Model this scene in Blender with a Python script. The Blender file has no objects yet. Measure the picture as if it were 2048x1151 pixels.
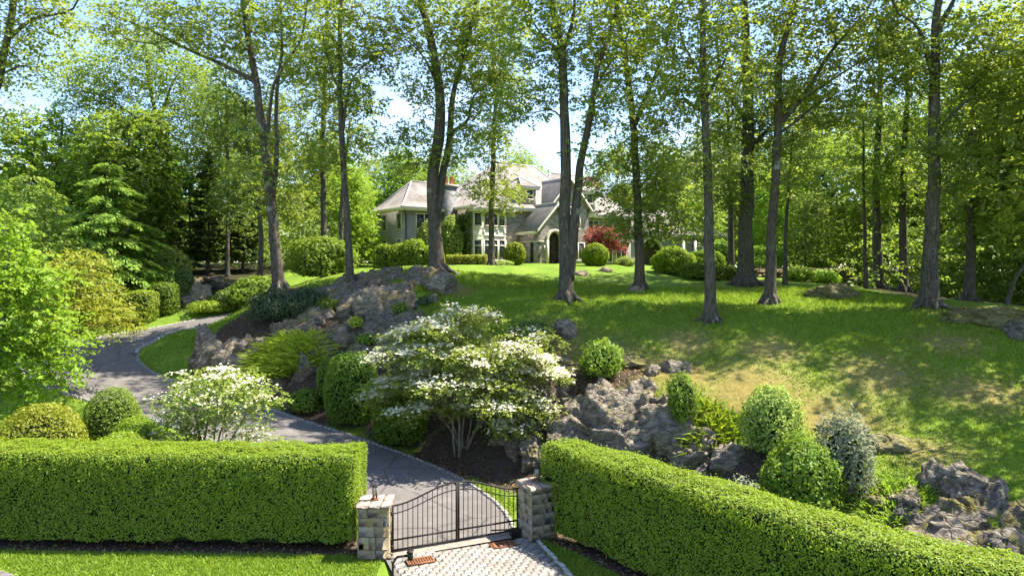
import bpy, math, numpy as np
from mathutils import Vector
R = math.radians
scene = bpy.context.scene
col = scene.collection

# ------------------------------------------------------------------ camera, sky, sun, exposure
CAM_Z, FPX, HOR = 8.5, 1383.0, 540.0          # drone height, focal length and horizon row for a 2048 px wide frame
cam_d = bpy.data.cameras.new('camera'); cam = bpy.data.objects.new('camera', cam_d); col.objects.link(cam)
cam.location = (0, 0, CAM_Z); cam.rotation_euler = (R(90), 0, 0)
cam_d.sensor_width = 36; cam_d.lens = 36 * FPX / 2048; cam_d.shift_y = -35.5 / 2048
cam_d.clip_start = .5; cam_d.clip_end = 6000
scene.camera = cam

SUN_EL, SUN_AZ = 57.0, 74.0                    # azimuth clockwise from +Y (the view direction)
world = bpy.data.worlds.new('World'); scene.world = world; world.use_nodes = True
wn = world.node_tree; wn.nodes.clear()
wo = wn.nodes.new('ShaderNodeOutputWorld'); bg = wn.nodes.new('ShaderNodeBackground')
sky = wn.nodes.new('ShaderNodeTexSky'); sky.sky_type = 'NISHITA'; sky.sun_disc = False
sky.sun_elevation = R(SUN_EL); sky.sun_rotation = R(SUN_AZ); sky.air_density = 1.0; sky.dust_density = .35; sky.ozone_density = 2.2
bg.inputs['Strength'].default_value = .108
tc = wn.nodes.new('ShaderNodeTexCoord'); mp = wn.nodes.new('ShaderNodeMapping'); mp.inputs['Scale'].default_value = (2.2, 2.2, 9)
cn = wn.nodes.new('ShaderNodeTexNoise'); cn.inputs['Scale'].default_value = 2.0; cn.inputs['Detail'].default_value = 6; cn.inputs['Roughness'].default_value = .55
cr = wn.nodes.new('ShaderNodeValToRGB'); cr.color_ramp.elements[0].position = .44; cr.color_ramp.elements[0].color = (0, 0, 0, 1)
cr.color_ramp.elements[1].position = .78; cr.color_ramp.elements[1].color = (.30, .30, .30, 1)
mx = wn.nodes.new('ShaderNodeMix'); mx.data_type = 'RGBA'
mx.inputs['B'].default_value = (4.6, 4.9, 5.4, 1)
wn.links.new(tc.outputs['Generated'], mp.inputs['Vector']); wn.links.new(mp.outputs[0], cn.inputs['Vector'])
wn.links.new(cn.outputs['Fac'], cr.inputs[0]); wn.links.new(cr.outputs[0], mx.inputs['Factor'])
hs = wn.nodes.new('ShaderNodeHueSaturation'); hs.inputs['Saturation'].default_value = 1.08; hs.inputs['Hue'].default_value = .508
wn.links.new(sky.outputs[0], hs.inputs['Color']); wn.links.new(hs.outputs[0], mx.inputs['A']); wn.links.new(mx.outputs['Result'], bg.inputs['Color']); wn.links.new(bg.outputs[0], wo.inputs[0])

sun_d = bpy.data.lights.new('sun', 'SUN'); sun_d.energy = 4.2; sun_d.angle = R(.5); sun_d.color = (1, .94, .82)
sun = bpy.data.objects.new('sun', sun_d); col.objects.link(sun)
sdir = Vector((math.sin(R(SUN_AZ)) * math.cos(R(SUN_EL)), math.cos(R(SUN_AZ)) * math.cos(R(SUN_EL)), math.sin(R(SUN_EL))))
sun.rotation_euler = sdir.to_track_quat('Z', 'Y').to_euler(); sun.location = sdir * 100
vs = scene.view_settings; vs.view_transform = 'Standard'; vs.look = 'None'; vs.gamma = 1; vs.use_curve_mapping = False
vs.exposure = 1.92
scene.render.engine = 'CYCLES'
scene.cycles.max_bounces = 9; scene.cycles.diffuse_bounces = 5; scene.cycles.transmission_bounces = 5; scene.cycles.glossy_bounces = 2
scene.cycles.transparent_max_bounces = 6; scene.cycles.use_denoising = True; scene.cycles.caustics_reflective = False; scene.cycles.caustics_refractive = False

# ------------------------------------------------------------------ numpy helpers
def vnoise(p, seed=0):
    p = np.asarray(p, float); i = np.floor(p).astype(np.int64); f = p - i; f = f * f * (3 - 2 * f)
    def h(x, y, z):
        n = (x * 374761393 + y * 668265263 + z * 2147483647 + seed * 1442695041) & 0xffffffff
        n = ((n ^ (n >> 13)) * 1274126177) & 0xffffffff
        n = ((n ^ (n >> 16)) * 2246822519) & 0xffffffff
        return ((n ^ (n >> 15)) & 0xffff) / 32767.5 - 1
    r = 0
    for dx in (0, 1):
        for dy in (0, 1):
            for dz in (0, 1):
                w = (f[:, 0] if dx else 1 - f[:, 0]) * (f[:, 1] if dy else 1 - f[:, 1]) * (f[:, 2] if dz else 1 - f[:, 2])
                r = r + w * h(i[:, 0] + dx, i[:, 1] + dy, i[:, 2] + dz)
    return r
def fbm(p, seed=0, oct=4, gain=.5):
    a, s, r = 1., 1., 0
    for o in range(oct):
        r = r + a * vnoise(np.asarray(p) * s + 17.3 * o, seed + o); a *= gain; s *= 2.03
    return r
def norm(v): return v / np.maximum(np.linalg.norm(v, axis=-1, keepdims=True), 1e-9)
def at(px, py, Y): return np.array([(px - 1024) / FPX * Y, Y, CAM_Z - (py - HOR) / FPX * Y])
def catmull(pts, n=8):
    P = np.asarray(pts, float)
    if len(P) < 3: n = max(n, 6)
    Q = np.vstack([2 * P[0] - P[1], P, 2 * P[-1] - P[-2]]); out = []
    for k in range(len(P) - 1):
        p0, p1, p2, p3 = Q[k:k + 4]
        for t in np.arange(n) / n:
            out.append(.5 * (2 * p1 + (p2 - p0) * t + (2 * p0 - 5 * p1 + 4 * p2 - p3) * t * t + (3 * p1 - p0 - 3 * p2 + p3) * t ** 3))
    out.append(P[-1]); return np.array(out)

def mesh_data(name, V, F, mats, smooth=False):
    """F: one array or a list of arrays of quads / tris; mats: one material or a list matching F"""
    if not isinstance(F, (list, tuple)): F = [F]
    elif np.ndim(F[0][0]) == 0 and not isinstance(F[0], np.ndarray): F = [[f for f in F if len(f) == n] for n in (3, 4)]
    F = [f for f in F if len(f)]
    F = [np.asarray(f, np.int32) for f in F if len(f)]
    V = np.asarray(V, np.float32)
    me = bpy.data.meshes.new(name)
    nl = sum(f.size for f in F); nf = sum(len(f) for f in F)
    me.vertices.add(len(V)); me.loops.add(nl); me.polygons.add(nf)
    me.vertices.foreach_set('co', V.ravel())
    me.loops.foreach_set('vertex_index', np.concatenate([f.ravel() for f in F]))
    tot = np.concatenate([np.full(len(f), f.shape[1], np.int32) for f in F])
    me.polygons.foreach_set('loop_start', np.concatenate([[0], np.cumsum(tot)[:-1]]).astype(np.int32))
    me.polygons.foreach_set('loop_total', tot)
    if smooth: me.polygons.foreach_set('use_smooth', np.ones(nf, bool))
    ml = mats if isinstance(mats, list) else [mats]
    for m in ml: me.materials.append(m)
    if len(ml) > 1 and len(ml) == len(F):
        me.polygons.foreach_set('material_index', np.concatenate([np.full(len(f), k, np.int32) for k, f in enumerate(F)]))
    me.update(); return me
def obj(name, V, F, mat, parent=None, smooth=False, loc=None):
    o = bpy.data.objects.new(name, mesh_data(name, V, F, mat, smooth)); col.objects.link(o)
    if parent: o.parent = parent
    if loc is not None: o.location = loc
    return o
def tag(o, label=None, cat=None, group=None, kind=None):
    if label: o['label'] = label
    if cat: o['category'] = cat
    if group: o['group'] = group
    if kind: o['kind'] = kind
    return o
def thing(name, label, cat, loc=(0, 0, 0), rz=0, group=None):
    o = bpy.data.objects.new(name, None); col.objects.link(o); o.empty_display_size = .3
    o.location = [float(c) for c in loc]; o.rotation_euler = (0, 0, rz)
    return tag(o, label, cat, group)
def link_copy(src, parent=None):
    c = src.copy(); col.objects.link(c)
    if parent: c.parent = parent
    return c

class MB:                                        # collects boxes, tubes and polygons into one mesh
    def __init__(s): s.V = []; s.F = {3: [], 4: []}; s.n = 0
    def add(s, V, F):
        V = np.asarray(V, float)
        for f in F: s.F[len(f)].append([i + s.n for i in f])
        s.V.append(V); s.n += len(V)
    def poly(s, pts):
        if len(pts) <= 4: s.add(pts, [list(range(len(pts)))])
        else: s.add(pts, [[0, i, i + 1] for i in range(1, len(pts) - 1)])
    def box(s, c, d, rz=0):
        c = np.array(c, float); x, y, z = np.array(d, float) / 2; ca, sa = math.cos(rz), math.sin(rz)
        P = np.array([[i * x, j * y, k * z] for k in (-1, 1) for j, i in ((-1, -1), (-1, 1), (1, 1), (1, -1))])
        P = np.c_[P[:, 0] * ca - P[:, 1] * sa, P[:, 0] * sa + P[:, 1] * ca, P[:, 2]] + c
        s.add(P, [[0, 3, 2, 1], [4, 5, 6, 7], [0, 1, 5, 4], [1, 2, 6, 5], [2, 3, 7, 6], [3, 0, 4, 7]])
    def box2(s, lo, hi): s.box((np.array(lo) + hi) / 2, np.array(hi, float) - lo)
    def bar(s, p, q, w, h=None):                # a square bar from p to q
        s.tube(np.array([p, q], float), [w * .7071, w * .7071], 4)
    def tube(s, P, rad, k=8, cap=True, wob=0):
        P = np.asarray(P, float); n = len(P); rad = np.broadcast_to(np.asarray(rad, float), (n,))
        T = norm(np.gradient(P, axis=0)); ref = np.array([0, 0, 1.]) if abs(T[:, 2]).mean() < .9 else np.array([1., 0, 0])
        A = norm(np.cross(T, ref)); B = np.cross(T, A)
        an = np.arange(k) / k * 2 * np.pi + np.pi / k
        ring = A[:, None] * np.cos(an)[None, :, None] + B[:, None] * np.sin(an)[None, :, None]
        rr = np.broadcast_to(rad[:, None], (n, k))
        if wob: rr = rr * (1 + wob * vnoise((ring * np.array([1.9, 1.9, 0]) + (P * np.array([1., 1., .55]))[:, None]).reshape(-1, 3), 3).reshape(n, k) + wob * .7 * vnoise((ring * np.array([4.5, 4.5, 0]) + (P * np.array([1., 1., .3]))[:, None]).reshape(-1, 3), 5).reshape(n, k))
        V = (P[:, None] + ring * rr[:, :, None]).reshape(-1, 3); F = []
        for i in range(n - 1):
            for j in range(k):
                F.append([i * k + j, i * k + (j + 1) % k, (i + 1) * k + (j + 1) % k, (i + 1) * k + j])
        if cap:
            V = np.vstack([V, P[0], P[-1]])
            for j in range(k):
                F.append([n * k, (j + 1) % k, j]); F.append([n * k + 1, (n - 1) * k + j, (n - 1) * k + (j + 1) % k])
        s.add(V, F)
    def build(s, name, mat, parent=None, smooth=False):
        return obj(name, np.vstack(s.V), [s.F[4], s.F[3]], mat, parent, smooth)
def cham(d, c=.015, jit=0, rng=None):            # chamfered block centred on the origin
    x, y, z = np.array(d) / 2; V = []; idx = {}
    for i in (-1, 1):
        for j in (-1, 1):
            for k in (-1, 1):
                for ax in range(3):
                    p = np.array([i * x, j * y, k * z]); q = np.array([i, j, k]) * c; q[ax] = 0
                    idx[(i, j, k, ax)] = len(V); V.append(p - q)
    V = np.array(V)
    if jit and rng is not None: V = V + rng.normal(0, jit, V.shape)
    F = []; T = []
    for ax in range(3):
        o1, o2 = [a for a in range(3) if a != ax]
        for sg in (-1, 1):
            q = []
            for u, v in ((-1, -1), (1, -1), (1, 1), (-1, 1)):
                key = [0, 0, 0]; key[ax] = sg; key[o1] = u; key[o2] = v; q.append(idx[(*key, ax)])
            F.append(q)
    for ax in range(3):
        o1, o2 = [a for a in range(3) if a != ax]
        for u in (-1, 1):
            for v in (-1, 1):
                a = [0, 0, 0]; a[o1] = u; a[o2] = v; b = a[:]; a[ax] = -1; b[ax] = 1
                F.append([idx[(*a, o1)], idx[(*b, o1)], idx[(*b, o2)], idx[(*a, o2)]])
    for i in (-1, 1):
        for j in (-1, 1):
            for k in (-1, 1): T.append([idx[(i, j, k, 0)], idx[(i, j, k, 1)], idx[(i, j, k, 2)]])
    return V, F, T

# ------------------------------------------------------------------ materials
class NT:
    def __init__(s, name):
        s.m = bpy.data.materials.new(name); s.m.use_nodes = True; s.t = s.m.node_tree; s.t.nodes.clear()
        s.out = s.n('OutputMaterial')
    def n(s, t, **k):
        nd = s.t.nodes.new('ShaderNode' + t)
        for a, b in k.items():
            if a[0] == '_': setattr(nd, a[1:], b)
            else: nd.inputs[a.replace('__', ' ')].default_value = b
        return nd
    def l(s, a, b): s.t.links.new(a, b)
    def noise(s, scale, detail=4, rough=.55, co='Object', vec=None, dist=0):
        nd = s.n('TexNoise', Scale=scale, Detail=detail, Roughness=rough, Distortion=dist)
        if vec is None: vec = s.n('TexCoord').outputs[co]
        s.l(vec, nd.inputs['Vector']); return nd.outputs['Fac']
    def ramp(s, fac, stops):
        r = s.n('ValToRGB'); e = r.color_ramp.elements
        while len(e) < len(stops): e.new(.5)
        for k, (p, c) in enumerate(stops): e[k].position = p; e[k].color = (*c, 1) if len(c) == 3 else c
        s.l(fac, r.inputs[0]); return r.outputs[0]
    def mix(s, fac, a, b, mode='MIX'):
        m = s.n('Mix', _data_type='RGBA', _blend_type=mode)
        for k, v in (('Factor', fac), ('A', a), ('B', b)):
            if hasattr(v, 'is_linked'): s.l(v, m.inputs[k])
            else: m.inputs[k].default_value = v if k == 'Factor' else (*v, 1)
        return m.outputs['Result']
    def math(s, op, a, b=0., c=0.):
        m = s.n('Math', _operation=op)
        for k, v in enumerate((a, b, c)):
            if hasattr(v, 'is_linked'): s.l(v, m.inputs[k])
            else: m.inputs[k].default_value = v
        return m.outputs[0]
    def pbr(s, colr, rough=.8, bump=None, dist=.02, strength=.6, metal=0, spec=.3):
        p = s.n('BsdfPrincipled', Roughness=rough, Metallic=metal); p.inputs['Specular IOR Level'].default_value = spec
        if hasattr(colr, 'is_linked'): s.l(colr, p.inputs['Base Color'])
        else: p.inputs['Base Color'].default_value = (*colr, 1)
        if bump is not None:
            b = s.n('Bump', Strength=strength, Distance=dist); s.l(bump, b.inputs['Height']); s.l(b.outputs[0], p.inputs['Normal'])
        s.l(p.outputs[0], s.out.inputs[0]); s.p = p; return s.m

def leaf_mat(name, dark, light, trans, tf=.4, var=.5, tint=None, gloss=.018):
    if name not in ('bract_white', 'bract_pink', 'leaf_red', 'leaf_silver', 'leaf_juniper', 'leaf_spruce'):
        dark, light = [(c[0] * 1.24, c[1] * 1.07, c[2] * .75) for c in (dark, light)]; trans = (trans[0] * 1.2, trans[1] * 1.03, trans[2] * .65)
    t = NT(name); g = t.n('NewGeometry'); oi = t.n('ObjectInfo')
    isl = g.outputs['Random Per Island']
    nz = t.noise(.35, 3, .6)
    f = t.math('ADD', t.math('MULTIPLY', isl, var), t.math('MULTIPLY', nz, 1 - var))
    c = t.ramp(f, [(.12, dark), (.62, light)])
    if tint:
        k = t.math('GREATER_THAN', t.math('FRACT', t.math('MULTIPLY', isl, 37.7)), 1 - tint[1]); c = t.mix(k, c, tint[0])
    hv = t.n('HueSaturation'); t.l(c, hv.inputs['Color'])
    t.l(t.math('ADD', .486, t.math('MULTIPLY', oi.outputs['Random'], .028)), hv.inputs['Hue'])
    t.l(t.math('ADD', .86, t.math('MULTIPLY', oi.outputs['Random'], .28)), hv.inputs['Value'])
    c = hv.outputs[0]
    d = t.n('BsdfDiffuse'); t.l(c, d.inputs['Color'])
    tr = t.n('BsdfTranslucent'); t.l(t.mix(.65, c, trans), tr.inputs['Color'])
    gl = t.n('BsdfGlossy', Roughness=.55); gl.inputs['Color'].default_value = (.9, .95, .8, 1)
    m1 = t.n('MixShader', Fac=tf); t.l(d.outputs[0], m1.inputs[1]); t.l(tr.outputs[0], m1.inputs[2])
    m2 = t.n('MixShader', Fac=gloss); t.l(m1.outputs[0], m2.inputs[1]); t.l(gl.outputs[0], m2.inputs[2])
    t.l(m2.outputs[0], t.out.inputs[0]); return t.m
LEAF = dict(
    oak=leaf_mat('leaf_oak', (.060, .105, .024), (.160, .235, .050), (.42, .58, .09), .45, gloss=.045),
    oakdark=leaf_mat('leaf_dark', (.040, .082, .024), (.100, .168, .042), (.28, .44, .07), .42, gloss=.045),
    wood=leaf_mat('leaf_wood', (.055, .115, .024), (.145, .245, .045), (.38, .58, .075), .45, gloss=.035),
    lime=leaf_mat('leaf_lime', (.085, .18, .026), (.18, .32, .045), (.40, .68, .07), .42),
    yellow=leaf_mat('leaf_yellow', (.12, .19, .035), (.24, .31, .05), (.48, .58, .08), .42),
    hemlock=leaf_mat('leaf_hemlock', (.095, .185, .045), (.20, .33, .075), (.44, .68, .12), .4),
    spruce=leaf_mat('leaf_spruce', (.035, .07, .035), (.10, .15, .08), (.15, .25, .12), .15),
    shade=leaf_mat('leaf_shade', (.040, .080, .024), (.095, .160, .045), (.26, .40, .07), .35),
    hedge=leaf_mat('leaf_hedge', (.072, .145, .018), (.175, .29, .03), (.40, .60, .045), .38, .55, ((.24, .20, .05), .035)),
    box=leaf_mat('leaf_box', (.055, .11, .016), (.12, .21, .026), (.28, .46, .05), .35, .6),
    gold=leaf_mat('leaf_gold', (.10, .155, .018), (.20, .265, .03), (.38, .50, .05), .35, .6),
    arbor=leaf_mat('leaf_arbor', (.07, .14, .014), (.17, .27, .025), (.36, .52, .04), .35, .6),
    viburnum=leaf_mat('leaf_viburnum', (.06, .12, .02), (.14, .24, .035), (.30, .48, .06), .38),
    juniper=leaf_mat('leaf_juniper', (.035, .065, .035), (.085, .13, .06), (.15, .22, .09), .2),
    dogwood=leaf_mat('leaf_dogwood', (.085, .14, .035), (.19, .27, .07), (.40, .54, .12), .42),
    fern=leaf_mat('leaf_fern', (.17, .30, .035), (.32, .46, .07), (.60, .80, .10), .45),
    pale=leaf_mat('leaf_pale', (.11, .19, .045), (.24, .34, .10), (.40, .56, .14), .35),
    silver=leaf_mat('leaf_silver', (.075, .11, .04), (.30, .33, .21), (.45, .5, .3), .3, .7),
    red=leaf_mat('leaf_red', (.14, .035, .025), (.34, .11, .075), (.50, .13, .08), .35),
    bract=leaf_mat('bract_white', (.54, .54, .35), (.78, .73, .53), (.72, .70, .45), .3),
    pink=leaf_mat('bract_pink', (.45, .30, .28), (.70, .50, .46), (.7, .5, .45), .3),
    grass=leaf_mat('grass_blade', (.075, .145, .018), (.16, .26, .03), (.34, .52, .06), .38),
)
def bark_mat(name, c1, c2, lich=(.30, .31, .26), lf=.60):
    t = NT(name); tcn = t.n('TexCoord'); mpn = t.n('Mapping'); mpn.inputs['Scale'].default_value = (9, 9, 1.6); t.l(tcn.outputs['Object'], mpn.inputs['Vector'])
    a = t.noise(1.6, 5, .65, vec=mpn.outputs[0], dist=.5); b = t.noise(1.1, 4, .6)
    c = t.ramp(a, [(.36, c1), (.62, c2)])
    c = t.mix(t.ramp(b, [(lf, (0, 0, 0)), (lf + .08, (.8, .8, .8))]), c, lich)
    return t.pbr(c, .9, a, .06, .9, spec=.15)
BARK = bark_mat('bark_grey', (.036, .029, .022), (.135, .110, .084))
BARKD = bark_mat('bark_dark', (.038, .032, .026), (.125, .105, .085), (.2, .2, .16), .68)
BARKL = bark_mat('bark_light', (.10, .085, .06), (.26, .22, .17))
CORE = NT('dark_core').pbr((.018, .026, .010), .95, spec=.05)  # near-black colour painting the shade inside hedges and bushes

def rock_mat(name, lo, hi, moss=.5, tan=None):
    t = NT(name); tcn = t.n('TexCoord'); mpn = t.n('Mapping'); mpn.inputs['Scale'].default_value = (1, 1, 2.2); mpn.inputs['Rotation'].default_value = (.35, 1.0, .3)
    t.l(tcn.outputs['Object'], mpn.inputs['Vector'])
    a = t.noise(2.6, 8, .68, vec=mpn.outputs[0], dist=.6); b = t.noise(.9, 4, .6); s = t.noise(14, 3, .7)
    v = t.n('TexVoronoi', Scale=1.7, _feature='DISTANCE_TO_EDGE'); t.l(mpn.outputs[0], v.inputs['Vector'])
    c = t.ramp(a, [(.30, lo), (.50, tuple(.5 * (x + y) for x, y in zip(lo, hi))), (.68, hi)])
    if tan: c = t.mix(t.ramp(b, [(.45, (0, 0, 0)), (.6, (.85, .85, .85))]), c, tan)
    c = t.mix(t.ramp(s, [(.60, (0, 0, 0)), (.68, (.6, .6, .6))]), c, (.42, .42, .38))
    g = t.n('NewGeometry'); sx = t.n('SeparateXYZ'); t.l(g.outputs['Normal'], sx.inputs[0])
    mf = t.math('MULTIPLY', t.math('SMOOTH_MIN', t.math('MAXIMUM', t.math('SUBTRACT', sx.outputs['Z'], .25), 0), 1, .1), t.math('MULTIPLY', t.math('SUBTRACT', t.noise(1.5, 5, .65), .47), 9 * moss))
    mf = t.math('MINIMUM', t.math('MAXIMUM', mf, 0), .9)
    c = t.mix(mf, c, t.ramp(s, [(.3, (.085, .08, .018)), (.7, (.22, .19, .045))]))
    st = t.n('TexWave', Scale=.8, Distortion=16., Detail=5., _bands_direction='Z'); t.l(mpn.outputs[0], st.inputs['Vector'])
    c = t.mix(t.ramp(st.outputs['Fac'], [(.0, (.5, .5, .5)), (.14, (0, 0, 0))]), c, tuple(x * .6 for x in lo))
    h = t.math('ADD', t.math('ADD', a, t.math('MULTIPLY', st.outputs['Fac'], .22)), t.math('MULTIPLY', t.math('MINIMUM', v.outputs['Distance'], .08), 5))
    return t.pbr(c, .9, h, .12, 1.0, spec=.15)
ROCK = rock_mat('rock_grey', (.080, .064, .044), (.34, .285, .215), .8)
ROCKW = rock_mat('rock_weathered', (.048, .039, .031), (.27, .23, .185), 1.3, (.19, .145, .095))
ROCKT = rock_mat('rock_tan', (.11, .088, .062), (.36, .30, .225), .6, (.30, .235, .16))
ROCKM = rock_mat('rock_mossy', (.09, .08, .035), (.27, .24, .11), 2.2)

def ground_mat():
    t = NT('ground_cover')
    def at_(n): a = t.n('Attribute', _attribute_name=n); return a.outputs['Fac']
    n1 = t.noise(.45, 5, .62); n2 = t.noise(5, 5, .7); n3 = t.noise(26, 3, .7)
    f = t.math('ADD', t.math('MULTIPLY', n1, .55), t.math('MULTIPLY', n2, .45))
    green = t.ramp(f, [(.34, (.085, .150, .018)), (.52, (.140, .215, .025)), (.68, (.20, .27, .038))])
    dry = t.ramp(n2, [(.3, (.13, .125, .03)), (.52, (.22, .19, .062)), (.72, (.30, .25, .10))])
    gold = t.ramp(n2, [(.3, (.12, .105, .028)), (.55, (.21, .17, .05)), (.72, (.29, .23, .07))])
    mul = t.ramp(n3, [(.3, (.035, .026, .019)), (.55, (.080, .060, .045)), (.74, (.17, .13, .095))])
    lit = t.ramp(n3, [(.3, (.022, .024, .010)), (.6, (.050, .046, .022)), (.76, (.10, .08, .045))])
    def edge(a, soft=.18): return t.math('MINIMUM', t.math('MAXIMUM', t.math('DIVIDE', t.math('SUBTRACT', t.math('ADD', a, t.math('MULTIPLY', t.math('SUBTRACT', f, .5), .7)), .5 - soft / 2), soft), 0), 1)
    c = t.mix(edge(at_('dry'), .55), green, dry)
    c = t.mix(edge(at_('gold'), .4), c, gold)
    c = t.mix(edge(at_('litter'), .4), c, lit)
    c = t.mix(edge(at_('mulch'), .10), c, mul)
    return t.pbr(c, .95, t.math('ADD', n3, t.math('MULTIPLY', n2, 1.2)), .06, .7, spec=.08)
GROUND = ground_mat()
def simple(name, c1, c2, scale=8, rough=.85, dist=.01, **k):
    t = NT(name); n = t.noise(scale, 5, .65)
    return t.pbr(t.ramp(n, [(.3, c1), (.7, c2)]), rough, n, dist, .5, **k)
def asphalt_mat():
    t = NT('asphalt'); a = t.noise(60, 3, .7); b = t.noise(.35, 4, .6); v = t.n('TexVoronoi', Scale=140.); t.l(t.n('TexCoord').outputs['Object'], v.inputs['Vector'])
    c = t.mix(.45, t.ramp(a, [(.3, (.092, .081, .072)), (.7, (.20, .178, .16))]), t.ramp(b, [(.3, (.092, .083, .078)), (.7, (.16, .145, .135))]))
    e = t.n('TexVoronoi', Scale=.23, _feature='DISTANCE_TO_EDGE'); w = t.n('Mix', _data_type='VECTOR', Factor=.12); nn = t.n('TexNoise', Scale=1.2, Detail=5.); tcn = t.n('TexCoord')
    t.l(tcn.outputs['Object'], nn.inputs['Vector']); t.l(tcn.outputs['Object'], w.inputs['A']); t.l(nn.outputs['Color'], w.inputs['B']); t.l(w.outputs['Result'], e.inputs['Vector'])
    c = t.mix(t.ramp(e.outputs['Distance'], [(.003, (.55, .55, .55)), (.009, (0, 0, 0))]), c, (.035, .03, .03))
    c = t.mix(t.ramp(t.noise(1.7, 5, .7), [(.52, (0, 0, 0)), (.66, (.4, .4, .4))]), c, (.22, .19, .165)); c = t.mix(t.ramp(t.noise(.8, 4, .7), [(.56, (0, 0, 0)), (.66, (.35, .35, .35))]), c, (.06, .054, .055))
    return t.pbr(c, .85, v.outputs['Distance'], .006, .6, spec=.25)
ASPHALT = asphalt_mat()
KERB = simple('granite_kerb', (.20, .19, .17), (.42, .40, .37), 9)
def island_mat(name, stops, scale=14, rough=.85, dist=.01):
    t = NT(name); oi = t.n('ObjectInfo'); n = t.noise(scale, 5, .65)
    c = t.mix(t.ramp(n, [(.35, (0, 0, 0)), (.75, (.55, .55, .55))]), t.ramp(oi.outputs['Random'], stops), tuple(x * .6 for x in stops[0][1]))
    return t.pbr(c, rough, n, dist, .5, spec=.2)
PAVER = island_mat('paver_stone', [(0, (.20, .18, .155)), (.3, (.25, .228, .20)), (.6, (.29, .268, .24)), (.85, (.23, .215, .20)), (1, (.26, .225, .18))])
ASHLAR = island_mat('ashlar_stone', [(0, (.20, .155, .09)), (.25, (.30, .235, .145)), (.5, (.235, .19, .12)), (.75, (.35, .28, .18)), (1, (.22, .20, .155))], 9, dist=.02)
CAPST = island_mat('cap_stone', [(0, (.30, .225, .18)), (.5, (.36, .27, .22)), (1, (.33, .27, .22))], 10)
MORTAR = simple('mortar', (.19, .165, .12), (.27, .235, .18), 20)
SANDJ = simple('joint_sand', (.10, .09, .075), (.16, .145, .12), 20)
CONC = simple('worn_concrete', (.17, .14, .11), (.30, .26, .21), 5)
IRON = simple('black_iron', (.010, .008, .007), (.022, .018, .015), 25, .6, .002, spec=.25)
RUST = simple('rusty_iron', (.13, .05, .022), (.27, .115, .05), 30, .8, .004)
PITM = simple('drain_dark', (.01, .009, .008), (.03, .027, .024), 5)
def glass_mat(name, c, rough=.06):
    t = NT(name); n = t.noise(.8, 3, .5); return t.pbr(t.ramp(n, [(.35, c), (.65, tuple(x * 2.2 + .01 for x in c))]), rough, spec=.7)
GLASS = glass_mat('window_glass', (.018, .022, .024))
LAMPG = simple('lamp_glass', (.30, .27, .22), (.42, .38, .31), 5, .25, spec=.5)

# ------------------------------------------------------------------ terrain
CTRL = [(-25,17,0),(-12,17,0),(-2,16,0),(6,10,0),(12,6,0),(0,0,0),(-20,0,0),(20,0,0),(-20,21,0),(-12,21,0),(-5,21,0),(0,21.5,0),(3.6,19.2,0),(7,15.5,0),(9.5,12.5,.1),(13,9,.2),
 (-8,24,.15),(-14,26,.45),(-20,28,.9),(-26,29,1.3),(-30,34,2.4),(-33,42,3.7),(-31,50,5.1),(-40,45,5),(-46,62,7.5),(-36,30,2.2),
 (-26,52,5.4),(-26,58,7.6),(-20,54,6.2),(-15,58,7.4),(-20,62,8.0),
 (-15.4,46,7.2),(-20,42,4.05),(-19.2,45,5.2),(-17,40,4.1),(-17.6,38.7,2.6),(-12.3,38,4.0),(-13,35.8,2.0),(-9.2,34.5,1.5),(-9,38,4.3),(-13.5,42.5,6.2),(-10.5,43,7.2),(-8.7,44.5,8.1),(-5,42,7.4),(-6,35.8,2.9),(-7.8,33.6,1.25),(-4.5,32.3,1.1),
 (-3.2,42,7.0),(-4.9,46,8.45),(-2,60,8.9),(1.3,64,9.05),(7.7,64,9.0),(12,60,8.55),(3.15,40,6.77),(8.3,45,7.2),(10.3,36,5.9),(14.9,40,6.5),(15.9,47,7.3),(19.5,43,6.95),(22.9,38,6.4),(26,33,6.1),(30.4,46,6.4),(42,60,5.2),(28,55,7.2),(42,40,5.6),(36,30,4.8),
 (-1.9,36,5.4),(2.6,34,4.8),(4,31.5,3.95),(7.2,31.5,3.95),(11,32,4.8),(15.1,31,4.5),(18,28.5,4),(18.4,25,3.3),(12.7,26,2.5),(14,23.5,2.4),(14.3,19.5,2.2),(22,24,3.2),(18,16,1.8),
 (.5,29,.95),(-2.1,29.5,.4),(3,27.2,.45),(5.5,26,.4),(7.2,24.3,.4),(9,21.4,.5),(10.5,18.3,.6),(12.4,15.6,.7),(2,31,3.2),(4.5,29.4,3.3),(6.6,28.5,3.3),(9.1,24.6,2.1),(8.2,23,1.0),(-1,32.8,3.0),
 (-15,75,9),(0,75,9.05),(15,80,9),(25,88,8.9),(-15,66,8.7),(-6,63,8.85),(-10,50,8.5),(-7,56,8.6),(20,58,7.9),(20,70,8.5),
 (-70,40,6),(-70,90,9),(-30,100,9.5),(10,110,9.5),(50,100,8),(75,60,5),(70,20,3),(-60,10,1),(60,-20,1),(-60,-20,0),(0,-40,0)]
CT = np.array(CTRL, float)
def tps(r): return np.where(r > 1e-6, r * r * np.log(np.maximum(r, 1e-6)), 0)
_n = len(CT); _K = tps(np.linalg.norm(CT[:, None, :2] - CT[None, :, :2], axis=2)) + np.eye(_n) * .35
_P = np.c_[np.ones(_n), CT[:, :2]]
_A = np.block([[_K, _P], [_P.T, np.zeros((3, 3))]]); _W = np.linalg.solve(_A, np.r_[CT[:, 2], 0, 0, 0])
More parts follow.
